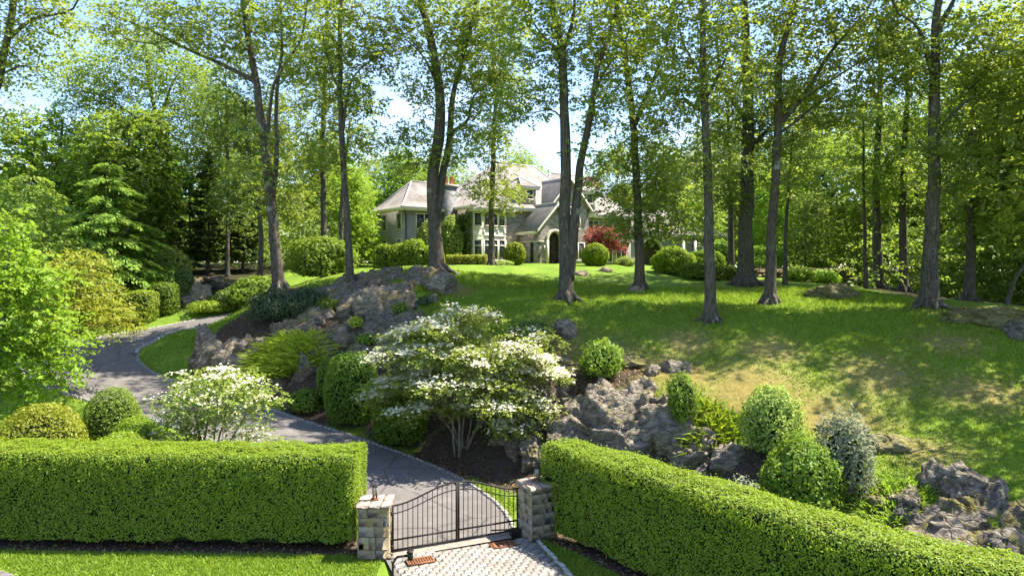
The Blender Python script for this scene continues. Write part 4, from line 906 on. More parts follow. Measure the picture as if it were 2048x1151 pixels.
outcrop('mossy rock ledge under the right-hand boulders beside the right hedge', (9.6, 15.4, 15.6, 21.4), [(13.3,19.9,.8),(12.3,19.6,.75),(12.2,18.2,.7),(13.2,17.3,.7),(11.3,18.9,.55),(13.9,18.6,.6),(11.6,20.3,.5)], .055, .42, ROCKW, 74, .4, .9)
outcrop('low tan ledge on the bank over the driveway lawn', (-19.5, -12.6, 36.8, 42), [(-17.2,39.9,.75),(-15.9,39.3,.9),(-14.5,38.7,.9)], .075, .7, ROCKT, 73, .2, 1.0)
for r_ in exec_rocks: rock(r_[0], r_[1], r_[2], r_[3], r_[4], r_[5], r_[6], r_[7], r_[8], r_[9], r_[10], r_[11])

# ------------------------------------------------------------------ shrubs
S = shrub
S('clipped_globe_shrub', 'low golden yellow globe shrub behind the left hedge, furthest left', 80, 0, 25.0, 1.5, 3.25, leaf='gold', size=.10, dens=420, seed=1, lump=.05)
S('clipped_globe_shrub', 'tall round clipped shrub on a short stem between the golden globe and the green globe', 226, 0, 27.4, 1.15, 3.3, leaf='box', size=.09, dens=560, seed=2, lump=.05)
S('clipped_globe_shrub', 'bright green clipped globe shrub left of the small white-flowering tree', 273, 0, 26.0, 1.05, 2.6, leaf='arbor', size=.085, dens=640, seed=3, lump=.05)
S('low_shrub', 'low bright green mound just over the left hedge, below the globe shrubs', 240, 0, 24.4, 1.35, 2.45, leaf='hedge', size=.085, dens=560, seed=4, lump=.06)
S('clipped_shrub', 'boxy tall clipped shrub left of the big white dogwood', 703, 0, 33.5, 1.22, 3.35, ry=1.0, leaf='box', size=.12, dens=420, seed=5, lump=.07, power=3.4)
S('clipped_shrub', 'dark clipped shrub half hidden behind the big white dogwood', 800, 0, 31.8, 1.25, 2.35, leaf='box', size=.12, dens=420, seed=6, lump=.08, power=2.6)
S('low_shrub', 'small loose shrub in the soil left of the boxy clipped shrub', 612, 0, 34.8, .85, 1.1, leaf='viburnum', size=.11, dens=360, seed=7, lump=.2)
S('small_shrub', 'narrow green shrub tucked between boxy shrub and upright rock', 655, 0, 35, .5, 2.3, leaf='viburnum', size=.12, dens=360, seed=8, lump=.2)
S('leafy_shrub', 'leafy light shrub on the ledge right of the big white dogwood', 1204, 0, 30.9, .98, 1.65, leaf='viburnum', size=.14, dens=330, seed=9, lump=.34, shell=.24)
S('dark_shrub', 'dark low shrub behind the right side of the big white dogwood', 1065, 0, 34, 1.1, 1.6, leaf='oakdark', size=.13, dens=340, seed=10, lump=.25, shell=.2)
S('upright_shrub', 'small upright fluffy bush on top of the pale rock face', 1364, 0, 27.0, .62, 1.85, zpy=842, leaf='viburnum', size=.10, dens=560, seed=11, lump=.24, power=2.3, shell=.16)
S('round_shrub', 'upper of the two big pale green round shrubs above the right hedge', 1541, 0, 24.6, 1.08, 2.25, leaf='pale', size=.125, dens=400, seed=12, lump=.22, shell=.16)
S('round_shrub', 'lower and larger of the two big round green shrubs above the right hedge', 1602, 0, 21.6, 1.18, 3.1, leaf='viburnum', size=.13, dens=420, seed=13, lump=.2, shell=.16)
S('round_shrub', 'silvery variegated shrub right of the larger round green shrub', 1690, 0, 22.0, .85, 2.5, leaf='silver', size=.11, dens=400, seed=14, lump=.34, shell=.24)
S('flowering_shrub', 'small pink flowering shrub just over the right hedge below the silvery shrub', 1688, 0, 20.0, .55, 1.35, leaf='pink', size=.10, dens=260, seed=15, lump=.25, shell=.25)
S('low_shrub', 'dull leafy underbrush left of the larger round shrub', 1480, 0, 23.0, .8, 1.1, leaf='silver', size=.10, dens=260, seed=16, lump=.3, shell=.25)
S('spreading_juniper', 'blue-green spreading juniper on the bank at the bend of the driveway', 556, 642, 44.6, 1.85, 1.9, ry=1.3, leaf='juniper', size=.17, dens=260, seed=17, lump=.28, asp=.35, shell=.2)
S('spreading_juniper', 'darker low juniper left of the jumbled rocks on the bank', 615, 618, 43.4, 1.2, 1.3, leaf='juniper', size=.17, dens=260, seed=18, lump=.3, asp=.35, shell=.2)
S('broadleaf_shrub', 'large layered broadleaf shrub behind the slender trunk on the crest', 648, 0, 49, 2.35, 2.9, leaf='viburnum', size=.26, dens=120, seed=19, lump=.22, shell=.2)
S('broadleaf_shrub', 'loose broadleaf shrub left of the thick left-hand trunk', 508, 0, 52, 2.0, 2.6, leaf='viburnum', size=.26, dens=110, seed=20, lump=.25, shell=.22)
S('low_shrub', 'low dark shrub beyond the driveway under the loose broadleaf shrub', 478, 0, 53, 1.9, 1.3, leaf='oakdark', size=.2, dens=150, seed=21, lump=.25, shell=.2)
S('groundcover_shrub', 'low bright green groundcover on the verge beyond the driveway', 425, 0, 51.5, 1.7, .8, leaf='arbor', size=.16, dens=220, seed=22, lump=.25, shell=.2)
S('clipped_cube_shrub', 'left one of the clipped cube shrubs beyond the driveway', 281, 0, 49.8, 1.16, 2.25, leaf='hedge', size=.15, dens=300, seed=23, lump=.06, power=4.2)
S('clipped_cube_shrub', 'right one of the clipped cube shrubs beyond the driveway', 327, 0, 51.4, .98, 2.35, leaf='box', size=.15, dens=300, seed=24, lump=.06, power=4.2)
S('clipped_cube_shrub', 'further clipped cube shrub mostly hidden at the left end of the row', 234, 0, 50.2, 1.0, 1.9, leaf='box', size=.15, dens=280, seed=25, lump=.07, power=3.6)
S('small_shrub', 'small round dark shrub on the rock outcrop beyond the driveway', 368, 0, 54.2, .72, 2.5, leaf='oakdark', size=.16, dens=260, seed=26, lump=.12)
S('low_shrub', 'low bright shrub row above the clipped cube shrubs', 330, 0, 54.4, 1.6, 2.6, leaf='viburnum', size=.2, dens=170, seed=27, lump=.25, shell=.2)
S('pale_shrub', 'pale grey-green shrub in the shade on top of the rock outcrop', 345, 0, 58, 1.4, 3.0, leaf='pale', size=.2, dens=150, seed=28, lump=.25, shell=.22)
for k, (px, py, rx, rz, lf, lb) in enumerate(((712, 655, .45, .6, 'fern', 'tiny bright plant growing in a crack below the tilted slab'), (655, 620, .7, .75, 'viburnum', 'small green plant among the rocks left of the tilted slab'), (800, 628, .6, .6, 'viburnum', 'small plant on the ledge right of the tilted slab'), (735, 690, .6, .7, 'lime', 'bright small plant just above the boxy clipped shrub'), (850, 610, .55, .5, 'juniper', 'low dark plant under the craggy crest boulder'), (1235, 800, .4, .4, 'viburnum', 'small plant rooted in the top of the grey rock face'), (1400, 905, .6, .7, 'arbor', 'leafy plant at the foot of the rock face beside the ferns'))):
    S('rock_plant', lb, px, py, 40, rx, rz, leaf=lf, size=.13, dens=260, seed=170 + k, lump=.35, shell=.28, cat='plant')
# by the house
for k, (px, rx, rz, sd) in enumerate(((768, .95, 2.45, 30), (800, 1.0, 2.5, 31), (828, .95, 2.75, 32), (853, .9, 2.6, 33), (872, .8, 2.4, 34))):
    S('arborvitae', ['leftmost bright green arborvitae in the row before the left wing', 'second bright green arborvitae from the left before the left wing', 'third and tallest bright green arborvitae from the left before the left wing', 'fourth arborvitae from the left, beside the big forked trunk', 'last arborvitae, hidden behind the big forked trunk'][k], px, 0, 62.5 - .25 * k, rx, rz, leaf='arbor', size=.2, dens=190, seed=sd, lump=.1, power=3.2, group='arborvitae row before the left wing')
S('white_flowering_shrub', 'pale flowering shrub climbing beside the chimney, right of the big forked trunk', 902, 0, 68.5, 1.25, 5.0, leaf='pale', size=.26, dens=110, seed=36, lump=.2, shell=.2)
S('white_flowering_shrub', 'pale flowering shrub left of the big forked trunk, before the left wing', 852, 0, 66.5, 1.1, 4.2, leaf='pale', size=.26, dens=110, seed=37, lump=.2, shell=.2)
hedge('low_hedge', 'low golden clipped hedge under the white bay of the mansion', [(-5.9, 62.4), (-4.2, 62.6), (-2.2, 62.8)], 1.0, 9.0, 9.85, 'yellow', .18, 190, 38, lump=.08)
S('low_shrub', 'low pale flowering edging right of the golden hedge', 1003, 0, 63, 1.15, .75, leaf='pale', size=.16, dens=240, seed=39, lump=.2)
S('round_shrub', 'round bush with a pale top left of the arched entrance', 1030, 0, 66, 1.05, 2.15, leaf='arbor', size=.18, dens=230, seed=40, lump=.08)
S('clipped_globe_shrub', 'bright round clipped bush on the lawn right of the arched entrance', 1190, 0, 62, 1.26, 2.05, leaf='arbor', size=.16, dens=330, seed=41, lump=.04)
S('low_shrub', 'low pale edging plants right of the bright round bush', 1250, 0, 64, 1.0, .8, leaf='pale', size=.16, dens=220, seed=42, lump=.25)
S('leafy_bush', 'big feathery dark green bush right of the tree by the carriage arch', 1346, 0, 56, 1.75, 2.25, leaf='arbor', size=.2, dens=200, seed=43, lump=.12)
S('leafy_bush', 'second feathery bush behind and right of the big feathery bush', 1412, 0, 58, 1.5, 2.1, leaf='box', size=.2, dens=180, seed=44, lump=.12)
S('low_hedge_shrub', 'low clipped dark shrub in front of the feathery bushes', 1395, 0, 53, 1.35, 1.2, leaf='box', size=.17, dens=240, seed=45, lump=.1, power=3)
S('low_hedge_shrub', 'low clipped dark shrub left of the thick dark trunk', 1445, 0, 52.5, 1.15, 1.15, leaf='box', size=.17, dens=240, seed=46, lump=.1, power=3)
S('clipped_dome_shrub', 'dome-shaped clipped topiary behind the dry stone wall', 1638, 0, 68, 1.2, 2.1, leaf='arbor', size=.2, dens=230, seed=47, lump=.05)
S('leafy_plant', 'light green leafy plants before the dry stone wall, left clump', 1598, 0, 55.5, 1.1, 1.15, leaf='lime', size=.2, dens=180, seed=48, lump=.3, shell=.22)
S('leafy_plant', 'light green leafy plants before the dry stone wall, right clump', 1650, 0, 56, 1.2, 1.1, leaf='lime', size=.2, dens=180, seed=49, lump=.3, shell=.22)
S('bright_shrub', 'bright yellow-green shrub under the low right wing of the mansion', 1440, 0, 74, 1.6, 3.2, leaf='lime', size=.24, dens=150, seed=50, lump=.15)
S('bright_shrub', 'bright green underbrush between the thick dark trunk and the right-hand slim trunk', 1520, 0, 66, 2.2, 3.0, leaf='lime', size=.26, dens=110, seed=51, lump=.3, shell=.25)
def fern(name, label, px, py, Y, rx, ry, n, h, leaf, seed, cat='ferns'):
    rng = np.random.default_rng(seed); x = (px - 1024) / FPX * Y; gz = h1(x, Y); root = thing(name, label, cat, (x, Y, gz))
    r = np.sqrt(rng.random(n)); a = rng.random(n) * 6.283; P = np.c_[r * np.cos(a) * rx, r * np.sin(a) * ry]
    Z = H(x + P[:, 0], Y + P[:, 1]) - gz
    V = []; F = []
    dirs = norm(np.c_[rng.normal(0, .42, (n, 2)) + P / np.array([rx, ry]) * .35, np.ones(n)]); L = h * rng.uniform(.6, 1.2, n); side = norm(np.cross(dirs, rng.normal(0, 1, (n, 3))))
    b = np.c_[P, Z]; out = np.c_[dirs[:, :2], np.zeros(n)]
    pts = [b + dirs * (L * t)[:, None] + out * (L * .8 * t * t)[:, None] - np.c_[np.zeros((n, 2)), (L * .28 * t * t * t)] for t in (0, .35, .7, 1)]
    W = [.012, .055, .045, .006]; V = np.stack([p + side * w * s * h for p, w in zip(pts, W) for s in (-1, 1)], 1).reshape(-1, 3)
    o = np.arange(n)[:, None] * 8; F = np.concatenate([o + np.array([[2 * k, 2 * k + 1, 2 * k + 3, 2 * k + 2]]) for k in range(3)])
    m = obj('frond', V, F, LEAF[leaf], root); tag(m, kind='stuff'); return root
fern('fern_patch', 'bright yellow-green fern patch among the rocks beside the driveway', 578, 0, 37.6, 1.75, 1.15, 3200, 1.0, 'fern', 60)
fern('fern_patch', 'green fern clump growing down the slope below the upright bush', 1405, 0, 27.0, .75, 1.0, 480, .85, 'arbor', 61)
fern('fern_patch', 'small fern clump right of the upright bush above the hedge', 1445, 0, 26.6, .8, .6, 300, .7, 'arbor', 62)
fern('fern_patch', 'patch of bright tall grass between the right-hand boulders and mossy rock', 1775, 0, 21.0, 1.2, 1.0, 700, .42, 'lime', 63, 'grass clump')

# ------------------------------------------------------------------ trees
def tree(name, label, Y, paths, w, ells, leaf='oak', nl=125, size=.215, sig=.50, flat=.5, seed=1, bark=BARK, cat='tree', shell=.5, mind=.75, depth=1., group=None, base=None, asp=.62, up=.6):
    """paths: photo polylines at depth Y (first one starts at the foot); w: foot width in metres, or one per path; ells: (px, py, rx, ry, clumps)"""
    rng = np.random.default_rng(seed); b = at(*paths[0][0], Y); gz = h1(b[0], b[1]); b[2] = gz
    root = thing(name, label, cat, b, 0, group); wood = []; ws = w if isinstance(w, (list, tuple)) else [w] + [w * .55] * (len(paths) - 1)
    for i, p in enumerate(paths):
        q = np.array([at(*c[:2], Y + (c[2] if len(c) > 2 else 0)) for c in p]); 
        if i == 0: q[0, 2] = gz - .3
        q[1:, 1] += rng.normal(0, .35, len(q) - 1) * (i > 0); q -= b; wood.append((q, ws[i] / 2, ws[i] / 2 * (.36 if i == 0 else .25)))
    E = []
    if 107 <= seed <= 117 and seed not in (112, 113, 114): ells = ells + [(paths[0][-1][0], -150, 180 * 38 / Y, 100, 50)]  # extra unseen crown clumps above the frame, added to shade the lawn
    for e in ells:
        px, py, rx, ry, n = e[:5]; dy = e[5] if len(e) > 5 else 0; c = at(px, py, Y + dy) - b; s = Y / FPX
        E.append((c, (rx * s, depth * (rx * s * .6 + ry * s * .4), ry * s), int(n * (.8 if 109 <= seed <= 118 else 1))))
    cl = ell_clumps(E, rng, shell, mind); cl = cl[cl[:, 2] > 1.2] if len(cl) else cl
    mb = grow(wood, cl, rng); mb.build('trunk', bark, root, smooth=True)
    P, al, nn = clump_leaves(cl, nl, sig, flat, rng); V, F = leaves(P, size, asp, rng, nn, spread=.75, along=al); obj('crown', V, F, LEAF[leaf], root)
    return root
T = tree
T('oak_tree', 'tall leaning tree on the driveway bank with a long limb reaching left', 46, [[(560, 580), (543, 420), (530, 300), (515, 180), (500, 100), (482, -30), (470, -160)], [(513, 165), (440, 125), (370, 95), (300, 60), (205, 20)], [(532, 290), (552, 170), (600, 70), (625, -40)], [(545, 400), (556, 290), (553, 200), (570, 100), (560, -40)]], [.86, .34, .3, .42],
  [(300, 45, 130, 45, 42), (430, 60, 100, 70, 40), (560, 40, 110, 90, 46), (480, -90, 170, 90, 40), (600, 130, 60, 60, 16), (500, 330, 50, 110, 14), (575, 330, 40, 80, 12)], seed=101)
T('forest_tree', 'dark straight tree behind the crest shrub, left of the slender leafy tree', 58, [[(648, 505), (646, 400), (645, 280), (650, 150), (655, 20), (655, -120)]], .62,
  [(640, 60, 80, 120, 55), (630, 240, 60, 90, 34), (650, -90, 100, 90, 25), (600, 340, 50, 60, 16)], seed=102, size=.21, bark=BARKD)
T('oak_tree', 'slender tree at the left end of the crest ledge, a branch forking right', 44, [[(702, 572), (694, 430), (683, 260), (680, 150), (681, 20), (684, -120)], [(686, 260), (705, 170), (755, 115), (800, 78)], [(684, 200), (660, 120), (640, 40)]], [.55, .2, .16],
  [(710, 60, 60, 60, 22), (765, 120, 40, 30, 8), (720, 200, 40, 50, 12), (650, 150, 55, 80, 22), (680, -60, 110, 80, 26), (735, 290, 34, 40, 7), (650, 300, 45, 50, 12)], seed=103, nl=123)
T('forest_tree', 'short dark trunk behind the slender tree on the crest', 57, [[(683, 505), (682, 420), (690, 330), (700, 230)]], .5, [(700, 300, 60, 60, 25), (690, 200, 60, 70, 25)], seed=104, bark=BARKD, size=.21)
T('forked_oak', 'big forked tree on the crest ledge in front of the left wing of the mansion', 45.5, [[(876, 545), (868, 440), (866, 350), (876, 280), (880, 190), (862, 80), (835, -20), (822, -120)], [(873, 440), (884, 350), (898, 270), (905, 200), (922, 120), (948, 40), (965, -60)], [(897, 268), (935, 240), (948, 195), (990, 160)], [(880, 190), (850, 120), (800, 70)]], [1.08, .62, .28, .22],
  [(810, 50, 65, 60, 22), (900, 90, 60, 90, 30), (970, 60, 80, 80, 36), (845, 180, 45, 45, 12), (825, 260, 32, 45, 10), (830, 320, 35, 20, 7), (955, 240, 55, 50, 18), (890, -70, 160, 80, 36), (985, 160, 50, 45, 15), (905, 300, 30, 40, 7)], seed=105, nl=130, bark=BARK)
T('young_tree', 'dark slender tree with a leafy crown standing before the white bay', 58, [[(983, 532), (983, 430), (986, 320), (990, 200), (985, 90), (985, -20)]], .58,
  [(990, 385, 58, 42, 30), (985, 295, 62, 55, 28), (1005, 190, 70, 70, 36), (960, 130, 60, 60, 26), (990, 50, 90, 80, 40)], seed=106, size=.215, bark=BARKD, nl=116)
T('twin_trunk_oak', 'twin-trunk tree in the middle of the lawn before the entrance', 40, [[(1133, 604), (1131, 480), (1131, 350), (1129, 230), (1124, 110), (1105, 20), (1085, -90)], [(1137, 560), (1150, 440), (1163, 330), (1180, 220), (1197, 130), (1230, 40), (1255, -60)], [(1124, 110), (1145, 40), (1150, -60)], [(1188, 180), (1220, 130), (1265, 95)], [(1122, 110), (1075, 55), (1050, 20)]], [.92, .70, .34, .22, .24],
  [(1060, 60, 80, 80, 36), (1150, 60, 70, 80, 34), (1250, 70, 80, 80, 36), (1085, 180, 50, 50, 18), (1220, 210, 60, 60, 22), (1160, -80, 190, 90, 45), (1040, 210, 45, 40, 14), (1190, 330, 40, 40, 8)], seed=107, nl=95)
T('oak_tree', 'tree right of the twin trunk, its leafy boughs hiding the right roofs', 45, [[(1280, 585), (1277, 450), (1271, 330), (1264, 220), (1250, 120), (1235, 20), (1225, -100)], [(1270, 250), (1300, 170), (1330, 100), (1350, 20)], [(1275, 350), (1230, 320), (1195, 330)]], [.72, .34, .16],
  [(1265, 445, 66, 42, 22), (1210, 385, 34, 26, 7), (1330, 430, 50, 50, 16), (1300, 320, 75, 70, 36), (1340, 200, 80, 80, 36), (1250, 120, 70, 80, 30), (1300, 0, 120, 80, 46), (1260, -100, 140, 70, 24)], seed=108, nl=123)
T('oak_tree', 'slim tree standing furthest forward on the shaded lawn', 36, [[(1421, 644), (1419, 500), (1414, 330), (1409, 180), (1406, 40), (1404, -120)], [(1410, 160), (1370, 90), (1350, 10)], [(1411, 200), (1450, 120), (1470, 40)]], [.66, .2, .2],
  [(1400, 60, 100, 90, 44), (1360, 170, 60, 60, 20), (1460, 160, 60, 60, 20), (1400, -90, 170, 90, 60), (1440, 300, 45, 60, 12), (1385, 330, 40, 60, 10)], seed=109, nl=108, size=.215)
T('oak_tree', 'thickest dark trunk on the right lawn, behind the slim pair', 48.5, [[(1490, 580), (1492, 470), (1495, 330), (1496, 200), (1490, 60), (1488, -100)], [(1496, 300), (1540, 255), (1590, 200), (1640, 130)], [(1494, 240), (1450, 160), (1430, 70)]], [1.25, .4, .4],
  [(1490, 80, 120, 110, 60), (1450, 230, 70, 70, 30), (1540, 260, 70, 60, 28), (1480, 380, 60, 50, 20), (1490, -80, 170, 90, 60), (1600, 150, 80, 70, 32)], seed=110, nl=123, bark=BARKD, leaf='oakdark')
T('oak_tree', 'tree with arching limbs to the upper right, near the mossy mound', 40, [[(1539, 614), (1543, 480), (1551, 350), (1557, 220), (1561, 110), (1590, 10), (1610, -90)], [(1556, 250), (1610, 190), (1660, 110), (1722, 30), (1760, -30)], [(1610, 195), (1680, 150), (1760, 95)], [(1555, 270), (1600, 235), (1640, 205), (1720, 180)]], [.72, .34, .2, .16],
  [(1600, 60, 90, 80, 40), (1700, 80, 90, 70, 36), (1560, 180, 60, 60, 20), (1660, 200, 80, 60, 28), (1620, -80, 160, 80, 56), (1770, 60, 60, 50, 18), (1570, 330, 50, 70, 14)], seed=111, nl=116)
T('forest_tree', 'thin dark trunk just right of the arching-limbed tree', 50, [[(1570, 578), (1571, 480), (1576, 370), (1586, 260)]], .36, [(1590, 320, 60, 60, 24), (1590, 220, 60, 70, 24)], seed=112, bark=BARKD)
T('mossy_tree', 'mossy slim trunk left of the thickest dark trunk', 54, [[(1462, 556), (1462, 450), (1460, 330), (1455, 200)]], .6, [(1455, 330, 60, 70, 28), (1455, 200, 70, 80, 30)], seed=113, bark=BARKD)
T('forest_tree', 'thin dark sapling trunk behind the mossy rock mound', 51, [[(1733, 578), (1729, 480), (1727, 350), (1727, 220)]], .34, [(1725, 330, 65, 80, 30), (1725, 220, 60, 60, 20)], seed=114, bark=BARKD, leaf='wood')
T('forest_tree', 'dark trunk right of the thin sapling at the edge of the woods', 54, [[(1757, 582), (1755, 480), (1752, 380), (1758, 230), (1760, 80)]], .85, [(1750, 330, 80, 90, 40), (1770, 200, 90, 90, 40), (1760, 60, 90, 90, 35)], seed=115, bark=BARKD)
T('forest_tree', 'straight dark trunk between the edge of the woods and the biggest right-hand tree', 52, [[(1808, 595), (1806, 480), (1806, 340), (1815, 200), (1815, 60)]], .68, [(1800, 340, 70, 70, 34), (1820, 200, 90, 90, 45), (1820, 60, 90, 90, 40)], seed=116, bark=BARKD, leaf='wood')
T('oak_tree', 'biggest tree on the right side of the lawn with a straight pale-lichened trunk', 38, [[(1858, 620), (1861, 520), (1866, 400), (1868, 250), (1872, 110), (1872, 40), (1890, -60)], [(1872, 70), (1900, 20), (1930, -40)], [(1868, 150), (1830, 60), (1790, 20)], [(1867, 270), (1920, 210), (1980, 180)]], [1.0, .5, .36, .26],
  [(1930, 100, 90, 80, 44), (1810, 130, 70, 70, 26), (1960, 230, 80, 80, 36), (1880, -60, 180, 80, 64), (2010, 120, 80, 100, 36), (1840, 300, 60, 60, 14), (1920, 340, 60, 60, 18)], seed=117, nl=123)
T('forest_tree', 'curved forked trunk right of the biggest tree at the woods edge', 45, [[(1936, 604), (1943, 500), (1938, 400), (1933, 330), (1950, 220), (1960, 100)], [(1940, 430), (1965, 390), (1990, 350)]], [.78, .3], [(1950, 340, 80, 70, 36), (2000, 300, 80, 100, 44), (1960, 200, 90, 90, 44), (2000, 80, 90, 100, 44)], seed=118, bark=BARKD, leaf='wood')
T('forest_tree', 'thin leaning trunk at the far right edge of the woods', 43, [[(2010, 608), (2028, 560), (2050, 520), (2065, 420)]], .32, [(2030, 430, 60, 70, 34), (2050, 330, 60, 80, 30)], seed=119, bark=BARKD, leaf='wood')
T('overhanging_tree', 'tree at the left frame edge whose leafy branches hang into the sky', 30, [[(-115, 800), (-100, 600), (-60, 350), (-10, 180), (20, 60), (30, -40), (40, -160)], [(15, 80), (70, 40), (130, 10), (170, -40)], [(0, 150), (50, 130), (100, 165)]], [.62, .2, .14],
  [(50, 20, 110, 70, 44), (20, 120, 90, 60, 32), (110, 70, 50, 50, 15), (60, -90, 150, 80, 40), (-80, 200, 100, 120, 30)], seed=120, nl=101, size=.17, sig=.5)
T('forest_tree', 'spreading tree rising behind the left hemlocks with layered limbs against the sky', 62, [[(345, 520), (338, 400), (333, 300), (305, 200), (290, 100)], [(330, 290), (270, 235), (200, 190), (150, 180)], [(318, 240), (350, 160), (380, 110)]], [.75, .36, .36],
  [(170, 170, 80, 50, 38), (250, 130, 80, 60, 40), (330, 130, 70, 70, 40), (390, 190, 60, 80, 36), (350, 260, 70, 60, 30), (230, 220, 80, 40, 26), (420, 300, 60, 70, 26)], seed=121, size=.23, leaf='wood', sig=.75)
T('forest_tree', 'slender dark tree left of the long-limbed leaning tree', 60, [[(455, 520), (456, 400), (455, 280), (452, 180)], [(456, 330), (440, 250), (430, 190)]], [.4, .2], [(450, 220, 50, 60, 30), (440, 330, 55, 60, 26), (460, 420, 50, 50, 20)], seed=122, bark=BARKD, leaf='oakdark', size=.22)
T('forest_tree', 'dark leaning trunk just left of the long-limbed tree', 57, [[(520, 545), (522, 460), (510, 370), (495, 290), (490, 200)]], .55, [(490, 250, 55, 60, 28), (500, 380, 60, 60, 26), (490, 160, 60, 60, 26)], seed=123, bark=BARKD, leaf='oakdark', size=.22)
T('bright_tree', 'bright lime green tree behind the crest, left of the mansion', 68, [[(718, 530), (716, 470), (712, 400), (708, 350)]], .3, [(718, 470, 42, 60, 60), (705, 420, 38, 60, 50), (700, 360, 30, 40, 26), (725, 510, 40, 25, 26)], seed=124, leaf='lime', size=.24, shell=.3, mind=.5, nl=95)
T('maple_tree', 'red-leaved japanese maple by the right part of the mansion', 66, [[(1206, 528), (1206, 505), (1208, 480)], [(1207, 505), (1195, 480)], [(1207, 505), (1225, 482)]], [.28, .16, .16], [(1205, 472, 34, 20, 44), (1212, 494, 34, 14, 20)], seed=125, leaf='red', size=.2, shell=.3, mind=.32, nl=116, sig=.4, flat=.5)
T('young_tree', 'pale young tree behind the dry stone wall by the topiary dome', 66, [[(1612, 545), (1611, 480), (1610, 420)]], .2, [(1612, 470, 40, 45, 40), (1620, 420, 36, 40, 24)], seed=126, leaf='pale', size=.21, shell=.3)
T('bright_tree', 'sunlit young tree glowing behind the thickest dark trunk', 72, [[(1545, 540), (1548, 460), (1550, 360)]], .3, [(1540, 470, 60, 60, 50), (1560, 380, 70, 70, 50)], seed=127, leaf='lime', size=.24, shell=.3)
T('young_tree', 'small leafy tree before the low right wing of the mansion', 70, [[(1385, 545), (1386, 490), (1390, 430)]], .22, [(1390, 440, 50, 50, 46), (1400, 400, 50, 40, 26)], seed=128, leaf='wood', size=.215, shell=.3)
# left bank
T('light_maple', 'bright leafy maple filling the left edge beside the driveway', 30, [[(-10, 800), (0, 700), (10, 600), (20, 500)], [(0, 720), (60, 640), (90, 560)], [(-5, 740), (-60, 620)]], [.3, .16, .16],
  [(30, 560, 60, 60, 34), (75, 640, 60, 50, 34), (20, 690, 80, 60, 40), (95, 735, 55, 50, 24), (-40, 600, 90, 130, 40), (15, 470, 45, 45, 18), (85, 560, 40, 30, 12), (115, 690, 35, 30, 10), (40, 770, 60, 40, 20)], seed=130, leaf='lime', size=.2, nl=95, sig=.42, shell=.3, mind=.55, bark=BARKL)
T('light_maple', 'yellow-green small tree with fine branches hanging over the driveway bend', 35, [[(108, 800), (130, 730), (150, 680), (180, 620), (210, 560)], [(118, 770), (160, 720), (195, 680), (230, 640)], [(135, 715), (120, 640), (130, 560)]], [.16, .10, .10],
  [(205, 630, 70, 26, 24), (165, 590, 70, 34, 24), (140, 650, 55, 30, 14), (232, 655, 36, 14, 8), (160, 530, 60, 34, 16), (110, 560, 50, 40, 14), (120, 620, 40, 30, 10)], seed=131, leaf='yellow', size=.15, nl=123, sig=.42, flat=.4, shell=.3, mind=.4, bark=BARKL)
T('light_maple', 'green understorey tree between the bright maple and the left hemlocks', 42, [[(70, 640), (75, 560), (80, 480)]], .3, [(80, 500, 90, 60, 60), (40, 430, 80, 60, 46), (140, 560, 70, 50, 40), (60, 580, 80, 50, 40)], seed=132, leaf='wood', size=.2, nl=95, shell=.35)

# hemlocks and other conifers: whorled drooping sprays
def conifer(name, label, px, Y, h, r, leaf, seed, bark=BARKD, size=.34, layers=None, dens=1., droop=.35, base_h=.08, bare=0):
    rng = np.random.default_rng(seed); x = (px - 1024) / FPX * Y; gz = h1(x, Y); root = thing(name, label, 'conifer', (x, Y, gz))
    mb = MB(); P = np.array([(0, 0, -.3), (.1, 0, h * .3), (0, .1, h * .65), (0, 0, h)]); mb.tube(catmull(P, 5), np.linspace(.03 * h * .55, .02, 16), 8)
    pts = []; al = []; nr = []; L = layers or int(h * 2.0)
    for i in range(L):
        z = h * (base_h + (1 - base_h) * (i + rng.random()) / L); R_ = r * (1 - (z / h)) ** .5 * rng.uniform(.72, 1.12) + .15; nb = int(5 + R_ * 1.5)
        for j in range(nb):
            a = rng.random() * 6.283; l = R_ * rng.uniform(.7, 1.05); u = np.array([math.cos(a), math.sin(a), 0]); sd = np.array([-u[1], u[0], 0])
            t = np.linspace(0, 1, 5); zz = z + l * (.22 * t - droop * 1.3 * t * t); B = u * (t * l)[:, None] + np.c_[np.zeros((5, 2)), zz]
            mb.tube(B, np.linspace(.03, .006, 5), 3, cap=False)
            m = int(l * 26 * dens) + 6; tt = rng.uniform(.25 if not bare else .5, 1, m) ** .8; w = l * .36 * (1.15 - tt) * rng.normal(0, .6, m)
            p = u * (tt * l)[:, None] + sd * w[:, None] + np.c_[np.zeros((m, 2)), z + l * (.22 * tt - droop * 1.3 * tt * tt) - np.abs(w) * .25 + rng.normal(0, .06, m)]
            pts.append(p); d = u * .8 + sd * np.sign(w)[:, None] * .55 + np.array([0, 0, -.35]); al.append(d); nr.append(np.tile([u[0] * .35, u[1] * .35, 1.], (m, 1)))
    P = np.vstack(pts); V, F = leaves(P, size, .30, rng, np.vstack(nr), spread=.5, along=np.vstack(al), fold=.05)
    mb.build('trunk', bark, root); obj('crown', V, F, LEAF[leaf], root); return root
conifer('hemlock_tree', 'broad light green hemlock on the left, largest of the conifers', 215, 52, 11.0, 5.4, 'hemlock', 140, dens=1.5, size=.42)
conifer('hemlock_tree', 'light green hemlock at the left edge behind the bright maple', 60, 50, 10.5, 5.0, 'hemlock', 141, dens=1.3, size=.42)
conifer('hemlock_tree', 'hemlock behind and right of the largest conifer, in half shade', 300, 60, 10.0, 4.2, 'hemlock', 142, dens=1.2, size=.42)
